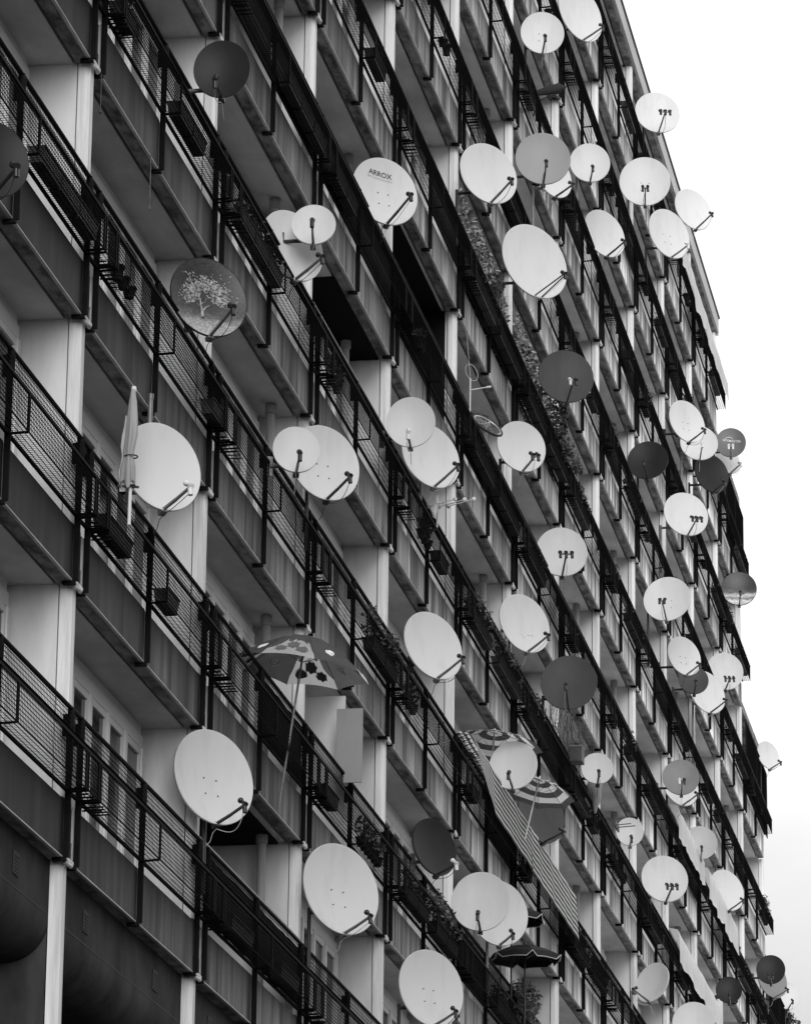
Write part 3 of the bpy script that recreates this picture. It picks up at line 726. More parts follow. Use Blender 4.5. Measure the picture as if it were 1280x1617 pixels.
def planter(v, k, h, x0, ln, plant, rnd, grey=False, pots=False):
    z = zl(v)+0.69; x = k*W+x0
    kind = 'row of small pots' if pots else ('long planter box' if ln > 1.3 else 'planter box')
    look = {0: 'bare', 1: 'leafy', 2: 'bushy'}[plant]
    t = thing('flower_pots' if pots else 'planter_box', '%s %s %s in %s' % (look, 'grey' if grey else 'black', kind, where(v,k,h)), 'planter', (x, -0.13, z), 0, 'planters in the mesh baskets')
    bm = [BOXG if grey else BOXM]
    if pots:
        n = max(2, int(ln/0.24))
        for i in range(n):
            m = MB(); xx = (i+0.5)*ln/n; hh = rnd.uniform(0.10, 0.17)
            m.tube([(xx,0,0),(xx,0,hh*0.85),(xx,0,hh*0.86),(xx,0,hh)], [0.05,0.075,0.085,0.085], 10)
            m.build('pot', bm, t)
    else:
        m = MB(); n = max(1, round(ln/0.8)); L = ln/n
        for i in range(n):
            a, c = i*L+0.015, (i+1)*L-0.015
            vs = [(a+.02,-.065,0),(c-.02,-.065,0),(c-.02,.065,0),(a+.02,.065,0),(a,-.085,.17),(c,-.085,.17),(c,.085,.17),(a,.085,.17)]
            mm = MB(); mm.add(vs, [(0,3,2,1),(0,1,5,4),(1,2,6,5),(2,3,7,6),(3,0,4,7)])
            mm.box(a-.006, c+.006, -.093, -.083, .155, .178); mm.box(a-.006, c+.006, .083, .093, .155, .178)
            mm.add([(a,-.083,.15),(c,-.083,.15),(c,.083,.15),(a,.083,.15)], [(0,1,2,3)], 1)
            mm.build('box', bm+[SOIL], t)
    if plant:
        m = MB(); n = max(1, int(ln/0.35))
        for i in range(n):
            xx = (i+0.5)*ln/n+rnd.uniform(-.06,.06); hh = rnd.uniform(.12,.24)*(1 if plant == 1 else 1.8)
            for _ in range(4):
                m.wire([(xx,0,.15),(xx+rnd.uniform(-.1,.1),rnd.uniform(-.06,.06),.15+hh)], .004)
            leaves(m, (xx,-0.01,.17+hh*0.6), .17, .10 if plant == 1 else .14, hh*0.75, 60 if plant == 1 else 110, .042, rnd, 0 if rnd.random() < .75 else 1)
        m.build('foliage', [LEAF, LEAF2], t)
FORCED = {(-1,-1,1): (PM+.25,2.2,0,0), (0,0,1): (PM+.1,1.3,0,0), (0,1,0): (P2+.25,2.4,1,0), (0,2,0): (P2+.3,0.7,1,1), (-2,0,0): (P2+.1,1.1,0,0), (-2,0,1): (PM+.12,0.55,0,0),
          (-3,1,0): (P2+.6,1.2,0,0), (-3,1,1): (PM+.7,1.1,0,0), (2,2,1): (PM+.1,.9,0,0), (1,1,1): (PM+.15,2.4,0,0), (1,2,0): (P2+.2,1.5,0,0), (1,3,0): (P2+1.1,.45,1,1), (-1,2,1): (PM+.6,1.9,2,0),
          (0,3,0): (P2+1.5,.8,1,1), (0,3,1): (PM+.1,.8,0,0), (0,4,0): (P2+.1,2.0,2,0), (-1,0,0): (P2+.35,.8,0,1), (-1,0,1): (PM+2.1,.7,0,0), (0,5,0): (P2+.5,1.6,2,0), (0,0,0): (P2+.05,.6,1,0), (1,4,0): (P2+.3,2.0,1,0),
          (-1,3,0): (P2+.3,.9,1,1), (-2,2,0): (P2+.1,.9,0,0), (-2,3,1): (PM+.1,2.0,2,0), (-2,3,0): (P2+.4,1.8,1,0), (1,5,0): (P2+.4,2.0,1,0), (2,4,0): (P2+.1,2.3,1,0), (2,4,1): (PM+.1,2.3,0,0), (2,5,0): (P2+.1,2.3,1,0), (2,5,1): (PM+.1,2.3,2,0)}
EMPTY = {(-2,-1,0),(-2,-1,1),(-3,-1,0),(-3,-1,1),(-3,0,0),(-3,0,1),(-1,1,0),(-2,1,0),(-3,2,1),(1,2,1)}
for v, k in cells:
    for h in (0, 1):
        rnd = random.Random(v*101+k*13+h*7+5)
        if (v,k,h) in FORCED:
            x0, ln, pl, pots = FORCED[(v,k,h)]; planter(v, k, h, x0, ln, pl, rnd, rnd.random() < .2, bool(pots)); continue
        if (v,k,h) in EMPTY: continue
        p = 0.62 if k >= 4 else 0.25
        q, ln, pl, off, gr, pt = rnd.random(), rnd.choice((.7,.8,1.5,2.2)), rnd.choice((0,0,1,1,2)), rnd.uniform(.05,.3), rnd.random() < .25, rnd.random() < .2
        if q < p: planter(v, k, h, (P2 if h == 0 else PM)+off, ln, pl, rnd, gr, pt)
# dark privacy cloth tied behind the wire mesh
MATS_AT = [(-3,1,0),(-3,1,1),(1,2,0),(1,2,1),(1,1,0),(1,1,1),(2,3,1),(2,4,0),(2,4,1),(3,4,1),(-2,1,1),(1,4,0),(1,4,1),(4,6,0),(4,7,1),(3,7,0),(2,8,1),(5,7,1),(5,9,0),(1,9,1),(3,10,0),(2,11,1),(0,6,0),(0,8,0),(-1,6,0),(4,9,0),(-1,4,1),(-2,4,0),(0,5,1)]
for v, k, h in MATS_AT:
    if (v,k) not in cs: continue
    xa, xb = (P2+.04, PM-.05) if h == 0 else (PM+.04, W-.05)
    rnd = random.Random(v*7+k*3+h); m = MB(); n = 14; vs = []
    for i in range(n+1):
        x = xa+(xb-xa)*i/n; vs += [(x, -0.012+rnd.uniform(-.006,.006), .70+rnd.uniform(0,.02)), (x, -0.008+rnd.uniform(-.008,.008), 1.08), (x, -0.010, 1.455-rnd.uniform(0,.03))]
    m.add(vs, [(i*3+j, (i+1)*3+j, (i+1)*3+j+1, i*3+j+1) for i in range(n) for j in (0,1)], 0, True)
    o = m.build('privacy_cloth', [CLOTHD], None, (k*W,0,zl(v)))
    sol = o.modifiers.new('thickness', 'SOLIDIFY'); sol.thickness = 0.004
    tag(o, 'dark privacy cloth behind the railing of %s' % where(v,k,h), 'privacy cloth', 'dark cloths behind the railings')

# furled cream parasol
x, y, z = 0.93, -0.33, Z0-4.75
t = thing('furled_parasol', 'furled cream parasol tied to the rail in front of a big white dish', 'parasol', (x,y,z))
m = MB(); m.tube([(0,0,0),(0.03,0,1.48)], 0.019, 10); m.build('pole', [POLEW], t)
m = MB(); prof = [(.42,.075),(.46,.085),(.62,.078),(.72,.052),(.80,.058),(.95,.068),(1.15,.06),(1.32,.045),(1.40,.032),(1.455,.024)]
NA = 26; vs = []
rnd = random.Random(4)
for zz, rr_ in prof:
    rr_ *= .78
    for j in range(NA):
        tt = 2*math.pi*j/NA; f = 1+0.22*math.sin(4*tt+zz*1.5)+0.1*math.sin(7*tt+zz*4); hem = (0.05*math.sin(3*tt+1) if zz < .5 else 0)
        vs.append((rr_*f*math.cos(tt)-.015*(zz < 1), rr_*f*math.sin(tt)+(.02 if zz < .9 else 0), zz+hem))
m.add(vs, [(i*NA+j, i*NA+(j+1)%NA, (i+1)*NA+(j+1)%NA, (i+1)*NA+j) for i in range(len(prof)-1) for j in range(NA)], 0, True)
vs = []                                   # loose flap hanging on the side of the building
for i in range(9):
    zz = .36+i*.10; wd = (.06,.075,.07,.055,.05,.06,.05,.035,.02)[i]
    vs += [(0.0,.05,zz),(.015*math.sin(i*2),.05+wd,zz+.02*math.sin(i))]
m.add(vs, [(i*2,i*2+2,i*2+3,i*2+1) for i in range(8)], 0, True)
m.build('canopy', [CREAM], t)
m = MB()
for zz, rr_ in ((.73,.062),(.415,.05)): m.tube([(rr_*math.cos(a_)*1.05, rr_*math.sin(a_)*1.1, zz) for a_ in [2*math.pi*j/14 for j in range(15)]], .008, 5)
m.bar((0,-.09,.40),(0.0,.13,.42), .03, .02); m.build('tie', [ARMB], t)
m = MB(); m.tube([(.028,0,1.44),(.03,0,1.49),(.03,0,1.50)], [.03,.026,.012], 10); m.build('finial', [POLEW], t)

def canopy_point(Rr, hgt, N, a, q, scallop=0.05):
    """point on a parasol: a angle, q 0 apex .. 1 rim; straight panels between the ribs"""
    seg = 2*math.pi/N; k = math.floor(a/seg); t = a/seg-k
    p0 = Vector((math.cos(k*seg), math.sin(k*seg), 0)); p1 = Vector((math.cos((k+1)*seg), math.sin((k+1)*seg), 0))
    p = p0.lerp(p1, t)*Rr*q
    sag = 4*t*(1-t)
    return Vector((p.x, p.y, hgt*(1-q**1.7) - 0.035*sag*q*(1-q)*2 + scallop*sag*q**6*0.6))
HILL = [(0.0,.88),(.12,.80),(.2,.68),(.2001,.50),(.28,.60),(.38,.58),(.44,.44),(.50,.54),(.62,.50),(.76,.55),(.86,.66),(.8601,.52),(.93,.64),(.94,.76),(1.0,.90)]
def hill_q(u_):
    for (ua,qa),(ub,qb) in zip(HILL[:-1], HILL[1:]):
        if ua-1e-9 <= u_ <= ub+1e-9: return qa+(qb-qa)*((u_-ua)/max(ub-ua, 1e-6))
    return .9
def parasol(name, label, c, Rr, hgt, N, ringmats, bands, rot, polelen, lean=(0,0), group=None, valance=0, pole_m=POLEW, hills=False):
    t = thing(name, label, 'parasol', (c[0],c[1],c[2]), rot, group)
    m = MB(); nq, na = len(bands), N*6
    if hills:
        nq = 0; seg = 2*math.pi/N; ns = 28
        for k in range(N):
            for i in range(ns):
                us = (i/ns, (i+1)/ns); aa = [k*seg+min(max(u_,1e-4),1-1e-4)*seg for u_ in us]
                hq = [hill_q(u_) if k % 2 == 0 else .8 for u_ in us]
                for s0, s1, mi in ((0,.33,0),(.33,.66,0),(.66,1,0),(1,1.5,1),(1.5,2,1)):
                    f = lambda s_, h_: h_*s_ if s_ <= 1 else h_+(1-h_)*(s_-1)
                    m.add([canopy_point(Rr,hgt,N,aa[0],f(s0,hq[0])), canopy_point(Rr,hgt,N,aa[0],f(s1,hq[0])), canopy_point(Rr,hgt,N,aa[1],f(s1,hq[1])), canopy_point(Rr,hgt,N,aa[1],f(s0,hq[1]))], [(0,1,2,3)], mi if k % 2 == 0 else 0)
    for i in range(nq):
        q0 = i/nq; q1 = (i+1)/nq
        for j in range(na):
            a0 = 2*math.pi*j/na; a1 = 2*math.pi*(j+1)/na-1e-6; mid_ = (a0+a1)/2; seg = 2*math.pi/N
            def cp(a, q): return canopy_point(Rr, hgt, N, min(max(a, math.floor(mid_/seg)*seg), math.floor(mid_/seg)*seg+seg-1e-6), q)
            m.add([cp(a0,q0), cp(a0,q1), cp(a1,q1), cp(a1,q0)], [(0,1,2,3)], bands[i])
    if valance:
        for j in range(na):
            a0 = 2*math.pi*j/na; a1 = 2*math.pi*(j+1)/na-1e-6; seg = 2*math.pi/N; kk = math.floor((a0+a1)/2/seg)*seg
            p0 = canopy_point(Rr,hgt,N,max(a0,kk),1); p1 = canopy_point(Rr,hgt,N,min(a1,kk+seg-1e-6),1)
            d0 = 0 if j % 6 == 0 else valance; d1 = 0 if j % 6 == 5 else valance
            e0 = p0*1.02-Vector((0,0,d0)); e1 = p1*1.02-Vector((0,0,d1))
            m.add([p0,e0,e1,p1], [(0,1,2,3)], bands[-1]); m.tube([e0,e1], .008, 4, len(ringmats)-1)
    o = m.build('canopy', ringmats, t)
    for k in range(N):
        a = 2*math.pi*k/N; m = MB()
        m.wire([canopy_point(Rr,hgt,N,a,q)-Vector((0,0,.008)) for q in (.02,.3,.6,.85,1.0)], .004)
        m.wire([Vector((0,0,hgt-.32*Rr/.8)), canopy_point(Rr,hgt,N,a,.5)-Vector((0,0,.008))], .0035); m.build('rib', [ARMG], t)
    m = MB(); top = Vector((0,0,hgt+.03)); m.tube([top, Vector((lean[0],lean[1],-polelen))], .014, 10); m.build('pole', [pole_m], t)
    m = MB(); m.tube([(0,0,hgt-.01),(0,0,hgt+.03),(0,0,hgt+.07)], [.03,.02,.008], 8); m.build('finial', [pole_m], t)
    return t, lambda a, q: canopy_point(Rr, hgt, N, a, q)
# patterned parasol, third balcony row
t, cpf = parasol('patterned_parasol', 'open grey parasol printed with white patches and heart swirl marks', (9.72,-0.35,Z0-3.95), 0.86, 0.46, 8, [PARG, PARL], [0]*8, R(11), 1.70, pole_m=ARMG, hills=True)
t.rotation_euler = (R(8), R(2), R(-22))
def on_panel(k, u, q, up_):      # u 0..1 across the panel
    a = (k+u*0.98+0.01)*2*math.pi/8
    return cpf(a, q)+Vector((0,0,.006 if up_ else -.006))
for k in (0, 2, 4, 6):
    for up_ in (True, False):
        off = Vector((0,0,.004 if up_ else -.004)); PATCH = mat('printed_patch', 0.13, 0.8, 0.1)
        for (uc,qc,du,dq,nv) in ((.27,.84,.12,.07,9),(.50,.70,.16,.10,10),(.75,.83,.14,.08,4)):
            m = MB(); vs = []
            for i in range(nv*2):
                an = 2*math.pi*i/(nv*2)+.4; rr_ = 1+.18*math.sin(i*2.3)
                vs.append(on_panel(k, uc+du*rr_*math.cos(an), min(qc+dq*rr_*math.sin(an), .98), up_)+off)
            cc = on_panel(k, uc, qc, up_)+off
            m.add([cc]+vs, [(0,1+i,1+(i+1)%(nv*2)) for i in range(nv*2)]); m.build('dark_patch', [PATCH], t)
for k in (1, 3, 5, 7):
    for up_ in (True, False):
        m = MB(); pts = []
        for i in range(34):
            an = 2*math.pi*i/22; sz = .16*(1-i/46)
            hx, hy = 16*math.sin(an)**3/16, (13*math.cos(an)-5*math.cos(2*an)-2*math.cos(3*an)-math.cos(4*an))/16
            pts.append(on_panel(k, .5+hx*sz, .74-hy*sz*.55, up_))
        m.tube(pts, .009, 4); m.build('heart_swirl', [mat('heart_print', 0.92, 0.8, 0.1)], t)
# striped parasols
c1 = [0,1]*5
t, _ = parasol('striped_parasol', 'upper striped parasol half hidden behind a round white dish', (26.9,-0.06,Z0-0.62), 0.80, 0.26, 8, [STRW, STRG], [0,0,1,1,0,0,1,1,0,0,1,1], R(10), 1.5, group='striped parasols')
t.rotation_euler = (R(5), R(5), R(10))
t, _ = parasol('striped_parasol', 'lower striped parasol above the striped cloth, shading a dark dish', (29.0,-0.45,Z0-0.90), 0.66, 0.26, 8, [STRW, STRG], [0,0,1,1,0,0,1,1,0,0,1,1], R(5), 0.95, group='striped parasols')
t.rotation_euler = (R(12), R(9), R(5))
# dark parasols with pale piping
t, _ = parasol('dark_parasol', 'dark parasol with pale piping and a scalloped edge, the nearer lower one', (28.15,-0.40,Z0-3.80), 0.60, 0.20, 6, [PARB, PIPING], [0]*6, R(20), 1.3, group='dark parasols', valance=.10, pole_m=ARMB)
t, _ = parasol('dark_parasol', 'dark piped parasol mostly hidden behind a white dish, above the other dark one', (28.0,-0.20,Z0-3.18), 0.58, 0.20, 6, [PARB, PIPING], [0]*6, R(5), 1.3, group='dark parasols', valance=.10, pole_m=ARMB)

# boards across the third row, beyond the patterned parasol
m = MB(); m.box(0, .04, 0.04, .64, 0.26, 2.66); o = m.build('white_board', [BOARDW], None, (14.69, 0, zl(-2)))
tag(o, 'tall white board closing off the balcony under the patterned parasol', 'board')
m = MB(); m.box(0, .03, -.28, .07, .62, 1.62); o = m.build('grey_board', [BOARDG], None, (14.26, 0, zl(-2)+.75))
tag(o, 'grey board standing upright on edge beside the tall white board', 'board')

# striped cloth lashed along the railing
def rail_cloth(name, label, cat, x0, x1, v, ztop, zbot, yb, mats, stripes, seed, group=None, taper=0.0, n=60, ragged=0.0, part=None):
    rnd = random.Random(seed); m = MB(); ns = max(stripes, 6); vs = []
    ph = [rnd.uniform(0,6) for _ in range(4)]
    for i in range(n+1):
        t = i/n; x = x0+(x1-x0)*t
        zb = zbot + (ztop-zbot)*taper*max(0, 1-t*3) + ragged*(.5*math.sin(t*17+ph[0])+.3*math.sin(t*41+ph[1])+.3*rnd.random())
        for j in range(ns+1):
            s = j/ns; zk = ztop-.05; zz = ztop-.05*s/.2 if s < .2 else zk+(zb-zk)*(s-.2)/.8
            yo = yb if not stripes else -.27+(yb+.27)*max(0, (s-.2)/.8)
            yy = -0.075+(yo+0.075)*min(1, s*5)+(.005 if stripes else .014)*math.sin(t*23+ph[2]+s*2)*s+(.003 if stripes else .010)*math.sin(t*47+ph[3])*s
            vs.append((x, yy, zz-.02*math.sin(t*31+ph[1])*(1-s)*.5))
    for i in range(n):
        for j in range(ns):
            m.add([], [])
    o0 = len(m.v); m.v += vs
    for i in range(n):
        for j in range(ns):
            a = o0+i*(ns+1)+j; m.f.append([a, a+ns+1, a+ns+2, a+1]); m.mi.append((1 if j % 2 else 0) if stripes else 0); m.sm.append(True)
    o = m.build(name, mats, None, (0,0,zl(v)))
    return tag(o, label, cat, group)
o = rail_cloth('striped_cloth', 'upper length of striped cloth lashed along the railing below the striped parasols', 'cloth', 23.3, 30.1, -1, 1.55, .76, -.31, [STRW, STRG], 20, 3, 'striped cloths on the railing', taper=.9)
m = MB(); cord = []
for i in range(26):
    x = 23.4+i*.26; cord += [(x,-.06,1.46),(x+.03,-.21,1.52),(x+.09,-.03,1.56),(x+.14,.0,1.48)]
m.tube(cord, .009, 5)
m.build('lacing_cord', [ARMB], o)
o = rail_cloth('striped_cloth', 'lower length of striped cloth whose end stands out over the dark parasols', 'cloth', 29.6, 35.3, -1, 1.56, .70, -.33, [STRW, STRG], 20, 8, 'striped cloths on the railing')
m = MB(); cord = []
for i in range(22):
    x = 29.7+i*.25; cord += [(x,-.06,1.48),(x+.03,-.21,1.53),(x+.09,-.03,1.58),(x+.14,.0,1.5)]
m.tube(cord, .009, 5)
m.build('lacing_cord', [ARMB], o)
# white sheets on the far railings
rail_cloth('white_sheet', 'white sheet hung on the rail below the light grey dish, topmost of three', 'sheet', 51.9, 57.2, 1, 1.52, .80, -.30, [SHEET], 0, 12, 'white sheets on the far railings', ragged=.05)
rail_cloth('white_sheet', 'white sheet with a ragged lower edge beside the single-receiver dish', 'sheet', 58.2, 64.9, 1, 1.52, .74, -.31, [SHEET], 0, 15, 'white sheets on the far railings', ragged=.08)
rail_cloth('white_sheet', 'long white sheet running down to the bottom edge behind a white dish', 'sheet', 51.7, 60.5, 0, 1.52, .80, -.31, [SHEET], 0, 19, 'white sheets on the far railings', ragged=.06)
rail_cloth('torn_sheet', 'torn pale sheet fluttering along the top balcony at the roof corner', 'sheet', 53.9, 64.2, 6, 1.53, .86, -.29, [SHEET], 0, 23, ragged=.15, n=90)
# leafy net curtains, sixth row
def net(x0, x1, v, label, seed):
    rnd = random.Random(seed); t = thing('net_curtain', label, 'curtain', (x0,0.10,zl(v)), 0, 'leafy net curtains')
    m = MB(); n = 30; vs = []
    for i in range(n+1):
        x = (x1-x0)*i/n; yy = .02*math.sin(i*1.3)
        vs += [(x,yy,.5),(x,yy,2.42)]
    m.add(vs, [(i*2,i*2+2,i*2+3,i*2+1) for i in range(n)], 0, True); o = m.build('backing', [mat('net_backing', 0.17, 0.9, 0.1, 0.07, (5, 2, 3), 0.3, 0.6)], t)
    m = MB(); leaves(m, ((x1-x0)/2,-.03,1.45), (x1-x0)/2*1.35, .03, 1.25, 1500, .065, rnd, 0); leaves(m, ((x1-x0)/2,-.04,1.35), (x1-x0)/2*1.35, .03, 1.2, 700, .055, rnd, 1)
    keep = MB()
    for f, mi in zip(m.f, m.mi):
        q = [m.v[i] for i in f]
        if all(-.05 < p[0] < (x1-x0)+.05 and .5 < p[2] < 2.4 for p in q): keep.add(q, [(0,1,2,3)], mi)
    keep.build('woven_leaves', [mat('net_leaf', 0.5, 0.8, 0.2, 0.2, (7, 7, 7)), LEAF], t)
net(4*W+.4, 5*W-.1, 2, 'leafy patterned net curtain to the left below the plain white dish', 3)
net(5*W+.4, 6*W-.2, 2, 'leafy patterned net curtain next to the charcoal dish with black receivers', 9)
# bicycle wheel
t = thing('bicycle_wheel', 'black bicycle wheel held out nearly flat above the railing', 'bicycle wheel', (24.26,-0.35,Z0+3.97))
a1 = (r2*.83-u2*.56).normalized(); nn = (r2*.53+u2*.80-fw*.33).normalized(); nn = (nn-a1*nn.dot(a1)).normalized(); a2 = nn.cross(a1)
def ring(Rr): return [a1*Rr*math.cos(q)+a2*Rr*math.sin(q) for q in [2*math.pi*i/40 for i in range(41)]]
m = MB(); m.tube(ring(.27), .021, 8, 0, False); m.build('tyre', [TYRE], t)
m = MB(); m.tube(ring(.245), .012, 6, 0, False); m.build('rim', [CHROME], t)
m = MB(); m.tube([nn*-.05, nn*.05], .022, 10); m.build('hub', [CHROME], t)
m = MB(); rg = ring(.245)
for i in range(0, 40, 2): m.wire([nn*(.03 if i % 4 else -.03), rg[i]], .0022)
m.build('spokes', [CHROME], t)
m = MB(); m.tube([nn*-.04, Vector((-.1,.33,-.25))], .018, 8); m.build('stay', [ARMB], t)
# aerials
t = thing('yagi_aerial', 'small white aerial with round dipole ends sitting on the rail', 'aerial', (20.35,-0.22,zl(0)+1.30))
m = MB(); m.tube([(0,0,-.2),(0,0,.32)], .014, 8); m.tube([(-.25,-.02,.1),(.45,-.20,.30)], .010, 6); m.build('boom', [POLEW], t)
for i, (bx, bz) in enumerate(((-.15,.13),(.1,.2),(.35,.28))):
    m = MB(); c0 = Vector((bx,-.09-.1*i,bz)); m.tube([c0+Vector((0,.18,-.05)), c0-Vector((0,.20,-.05))], .006, 6)
    for e_ in (c0+Vector((0,.18,-.05)), c0-Vector((0,.20,-.05))): m.ball(e_, .034, 10, 7, 0, (.5,1,1))
    m.build('dipole', [POLEW], t)
m = MB(); m.bar((-.32,0,-.1),(-.1,-.02,.22), .03, .12); m.build('mast_wrap', [SHEET], t)
t = thing('loop_aerial', 'thin looped wire aerial on a string above the bicycle wheel', 'aerial', (24.2,-0.08,zl(1)+1.5))
m = MB(); m.tube([(0,0,-.2),(.02,0,.45)], .012, 8); m.build('mast', [POLEW], t)
m = MB(); m.tube([(0,.0,.25),(.05,-.25,.30)], .009, 6); m.tube([(.05,-.25,.30),(.06,-.33,.31)], .018, 8); m.build('arm', [POLEW, ARMB], t)
m = MB(); m.tube([Vector((.02,-.02+.10*math.cos(q),.55+.13*math.sin(q)+.06*math.cos(q))) for q in [2*math.pi*i/24 for i in range(25)]], .004, 5); m.tube([(.02,0,.45),(.0,.06,1.2)], .003, 4); m.build('wire_loop', [CABLE_W], t)
# tall mesh screens at the stepped ends
def screen(x0, x1, v, label):
    t = thing('mesh_screen', label, 'screen', (x0,-0.07,zl(v)), 0, 'tall mesh screens at the stepped end')
    L = x1-x0; m = MB()
    for xx in (0, L/2, L): m.bar((xx,0,.62),(xx,0,2.42), .03, .03, upv=(0,1,0))
    m.bar((0,0,2.42),(L,0,2.42), .03, .03); m.bar((0,0,.66),(L,0,.66), .03, .03); m.bar((0,0,1.5),(L,0,1.5), .03, .03)
    m.bar((L,0,2.42),(L,.6,2.42), .03, .03); m.bar((L,.6,.3),(L,.6,2.42), .03, .03, upv=(0,1,0)); m.build('frame', [STEEL], t)
    m = MB(); n = int(L/.05)
    for i in range(n+1): m.wire([(L*i/n,.004,.66),(L*i/n,.004,2.42)], .0035)
    for i in range(34): m.wire([(0,-.004,.68+i*.052),(L,-.004,.68+i*.052)], .0035)
    for i in range(13): m.wire([(L,.6*i/12,.66),(L,.6*i/12,2.42)], .0035)
    m.build('wire_mesh', [WIRE], t)
screen(11*W+1.6, 12*W+.2, 5, 'upper tall mesh screen closing the stepped end against the sky')
screen(12*W+.3, 13*W+.3, 3, 'middle tall mesh screen at the stepped end below the small lone dish')
screen(13*W+.3, 14*W+.2, 1, 'lowest tall mesh screen at the bottom right corner behind dark dishes')
# trailing plants and bushes
def bush(name, label, c, rad, n, size, seed, mi=0, stems=10, cat='plant', droop=0.0):
    rnd = random.Random(seed); t = thing(name, label, cat, c)
    m = MB()
    for _ in range(stems):
        e_ = Vector((rnd.uniform(-.8,.8)*rad[0], rnd.uniform(-.7,.7)*rad[1], rnd.uniform(.1,.95)*rad[2])); m.wire([(0,0,-rad[2]*.9), e_*.5+Vector((0,0,-.1)), e_], .005)
    m.build('stem', [TWIG], t)
    m = MB()
    for _ in range(max(4, n//70)):
        q = Vector((rnd.uniform(-1,1)*rad[0]*.75, rnd.uniform(-1,1)*rad[1]*.75, rnd.uniform(-1,1)*rad[2]*.75))
        leaves(m, q, rad[0]*.42, rad[1]*.5, rad[2]*.38, 70, size, rnd, mi if rnd.random() < .8 else 1, droop)
    m.build('foliage', [LEAF, LEAF2], t)
bush('trailing_plant', 'trailing leafy plant spilling over the rail below the charcoal dish', (33.8,-.22,zl(2)+1.35), (1.7,.20,.42), 900, .055, 4, stems=14)
bush('climbing_plant', 'sprig of climbing plant on the rail beside the largest upper white dish', (26.6,-.12,zl(2)+1.5), (.8,.14,.3), 300, .045, 6)
bush('balcony_bush', 'leafy bush growing through the railing beside the dark piped parasols', (30.2,-.15,zl(-2)+1.35), (1.3,.22,.38), 800, .05, 8, stems=12)
bush('corner_bush', 'small bush against the sky at the bottom right corner', (81.9,-.08,zl(1)+2.2), (.7,.32,.5), 700, .06, 11)
rnd = random.Random(21); t = thing('bare_creeper', 'tangle of bare creeper twigs hanging under the large charcoal dish', 'creeper', (36.2,0.0,zl(0)+1.45))
for q in range(26):
    m = MB(); x0 = rnd.uniform(-1.8,1.8); p_ = [Vector((x0, rnd.uniform(-.18,.05), 0))]
    for _ in range(8): p_.append(p_[-1]+Vector((rnd.uniform(-.16,.16), rnd.uniform(-.06,.06), .13)))
    m.tube(p_, rnd.uniform(.004,.010), 4)
    for p in p_[2:]: m.wire([p, p+Vector((rnd.uniform(-.2,.2),rnd.uniform(-.1,.1),rnd.uniform(-.05,.2)))], .004)
    m.build('twig', [TWIG], t)
# odds and ends on the rails
m = MB(); vs = []; n = 14
for i in range(9):
    s = i/8; rr_ = (.05,.11,.14,.13,.12,.10,.07,.04,.015)[i]
    for j in range(n):
        q = 2*math.pi*j/n; f = 1+.18*math.sin(3*q+i); vs.append((rr_*f*math.cos(q)*.8, rr_*f*math.sin(q), .32-.72*s))
m.add(vs, [(i*n+j,i*n+(j+1)%n,(i+1)*n+(j+1)%n,(i+1)*n+j) for i in range(8) for j in range(n)], 0, True)
o = m.build('knotted_cloth', [CREAM], None, (37.9,-.28,zl(0)+1.25)); tag(o, 'knotted pale cloth hanging from the rail under the very small white dish', 'cloth')
t = thing('wall_box', 'grey box fixed to the rail left of the very small white dish', 'box', (34.9,-.32,zl(0)+1.12)); m = MB(); m.box(0,.35,-.11,.11,0,.26); m.build('case', [BOXG], t)
m = MB(); m.box(-.01,.36,-.12,.12,.26,.285); m.build('lid', [TONE['grey2']], t); m = MB(); m.bar((.17,.1,.05),(.17,.30,.05), .04, .04); m.build('bracket', [ARMB], t)
m = MB(); m.bar((0,0,.0),(.0,-.30,.02), .016, .016); m.bar((.5,0,.07),(.5,-.32,.09), .016, .016); m.box(-.05,.55,.0,.03,-.02,.1)
o = m.build('clothes_rail', [ARMB], None, (41.6,-.2,zl(0)+1.48)); tag(o, 'two thin dark rods sticking out beside the tiny white dish', 'drying rail')
m = MB(); vs = []; NA = 12
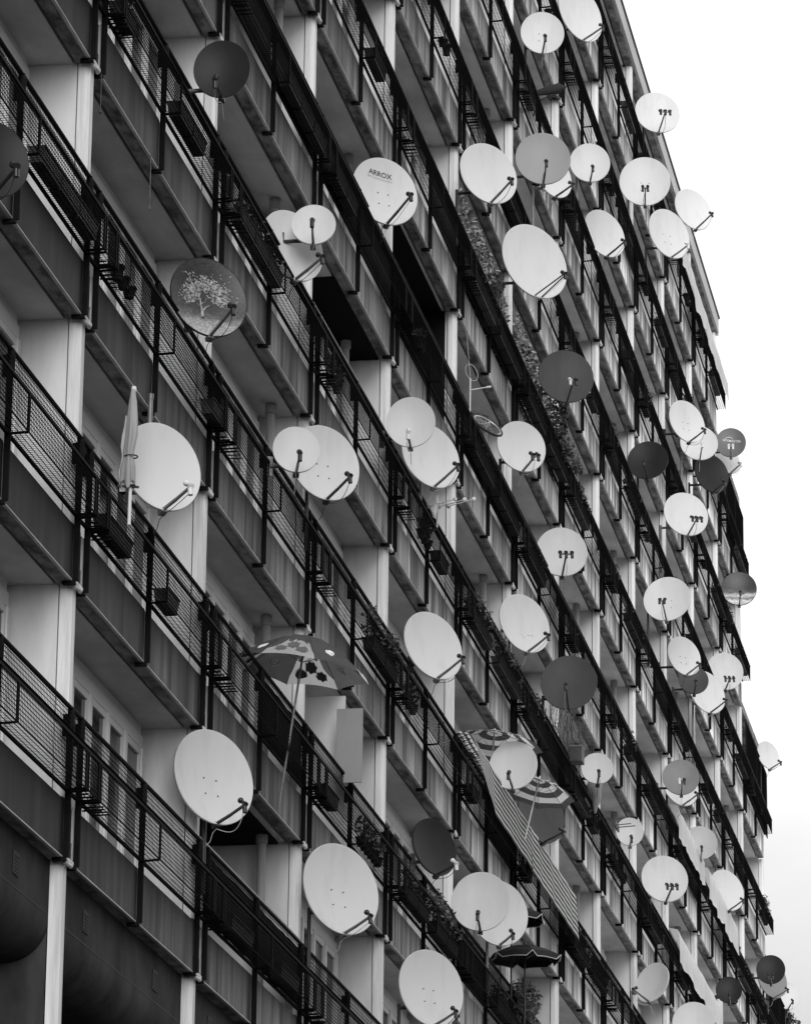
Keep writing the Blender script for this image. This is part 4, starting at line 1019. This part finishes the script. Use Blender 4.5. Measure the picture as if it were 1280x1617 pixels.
for i, (s, rr_) in enumerate(((0,.01),(.1,.03),(.35,.055),(.62,.075),(.8,.085),(.9,.04),(1.0,.02))):
    for j in range(NA):
        q = 2*math.pi*j/NA; f = 1+.15*math.sin(3*q+s*4); c0 = Vector((.45*s,.22-.62*s,.10+.30*s)); vs.append(c0+Vector((0,.35*rr_*f*math.cos(q),rr_*f*math.sin(q)*1.2))+Vector((rr_*f*math.cos(q),0,0)))
m.add(vs, [(i*NA+j,i*NA+(j+1)%NA,(i+1)*NA+(j+1)%NA,(i+1)*NA+j) for i in range(6) for j in range(NA)], 0, True)
o = m.build('furled_canopy', [PARB], None, (31.9,-.1,zl(4)+1.50)); tag(o, 'tapering black furled canopy sticking out above the mid grey round dish', 'parasol')
m = MB(); m.tube([(0,.1,-.3),(0,-.02,.0),(0,-.2,.08),(0,-.32,.04)], .014, 6); m.ball((0,-.34,.03), .05, 10, 7)
o = m.build('curved_lamp', [ARMB], None, (31.6,-.1,zl(4)+1.35)); tag(o, 'thin black curved arm with a round knob above the mid grey dish', 'lamp')
m = MB(); m.tube([(0,0,0),(.02,0,.62)], .028, 10); m.tube([(.02,0,.60),(.02,0,.66)], .034, 10); o = m.build('bare_post', [ARMG], None, (2.68,-.09,zl(-2)+2.2)); tag(o, 'bare grey metal post rising behind the dish beside the furled parasol', 'post')
for px_, v_, L_, lab in ((.35,0,.42,'short dark cord dangling from the balcony edge at the upper left'),(2.62,0,.62,'pale frayed cord hanging under the slab left of the tree-printed dish')):
    m = MB(); m.tube([(0,0,0),(.01,0,-L_*.6),(0,0,-L_)], .006, 5); m.ball((0,0,-L_), .018, 8, 6, 0, (1,1,1.8))
    o = m.build('cord', [CABLE_B if v_ == 0 and px_ < 1 else TWIG], None, (px_,-.03,zl(v_)-.02)); tag(o, lab, 'cord')

# unseen block of flats, added and sized to shade the lower rows
t = thing('shade_block', 'unseen block of flats added across the street to shade the lower rows', 'apartment building', (0,-18,0))
m = MB(); m.box(-26, 5, -14, 0, 0, 36, 0); m.build('wall', [mat('shade_block_wall', 0.06, 0.9, 0.2, 0.045, (.3, .3, .3))], t)
m = MB(); m.box(-26.4, 5.4, -14.4, .4, 36, 36.5, 0); m.build('roof', [COPING], t)
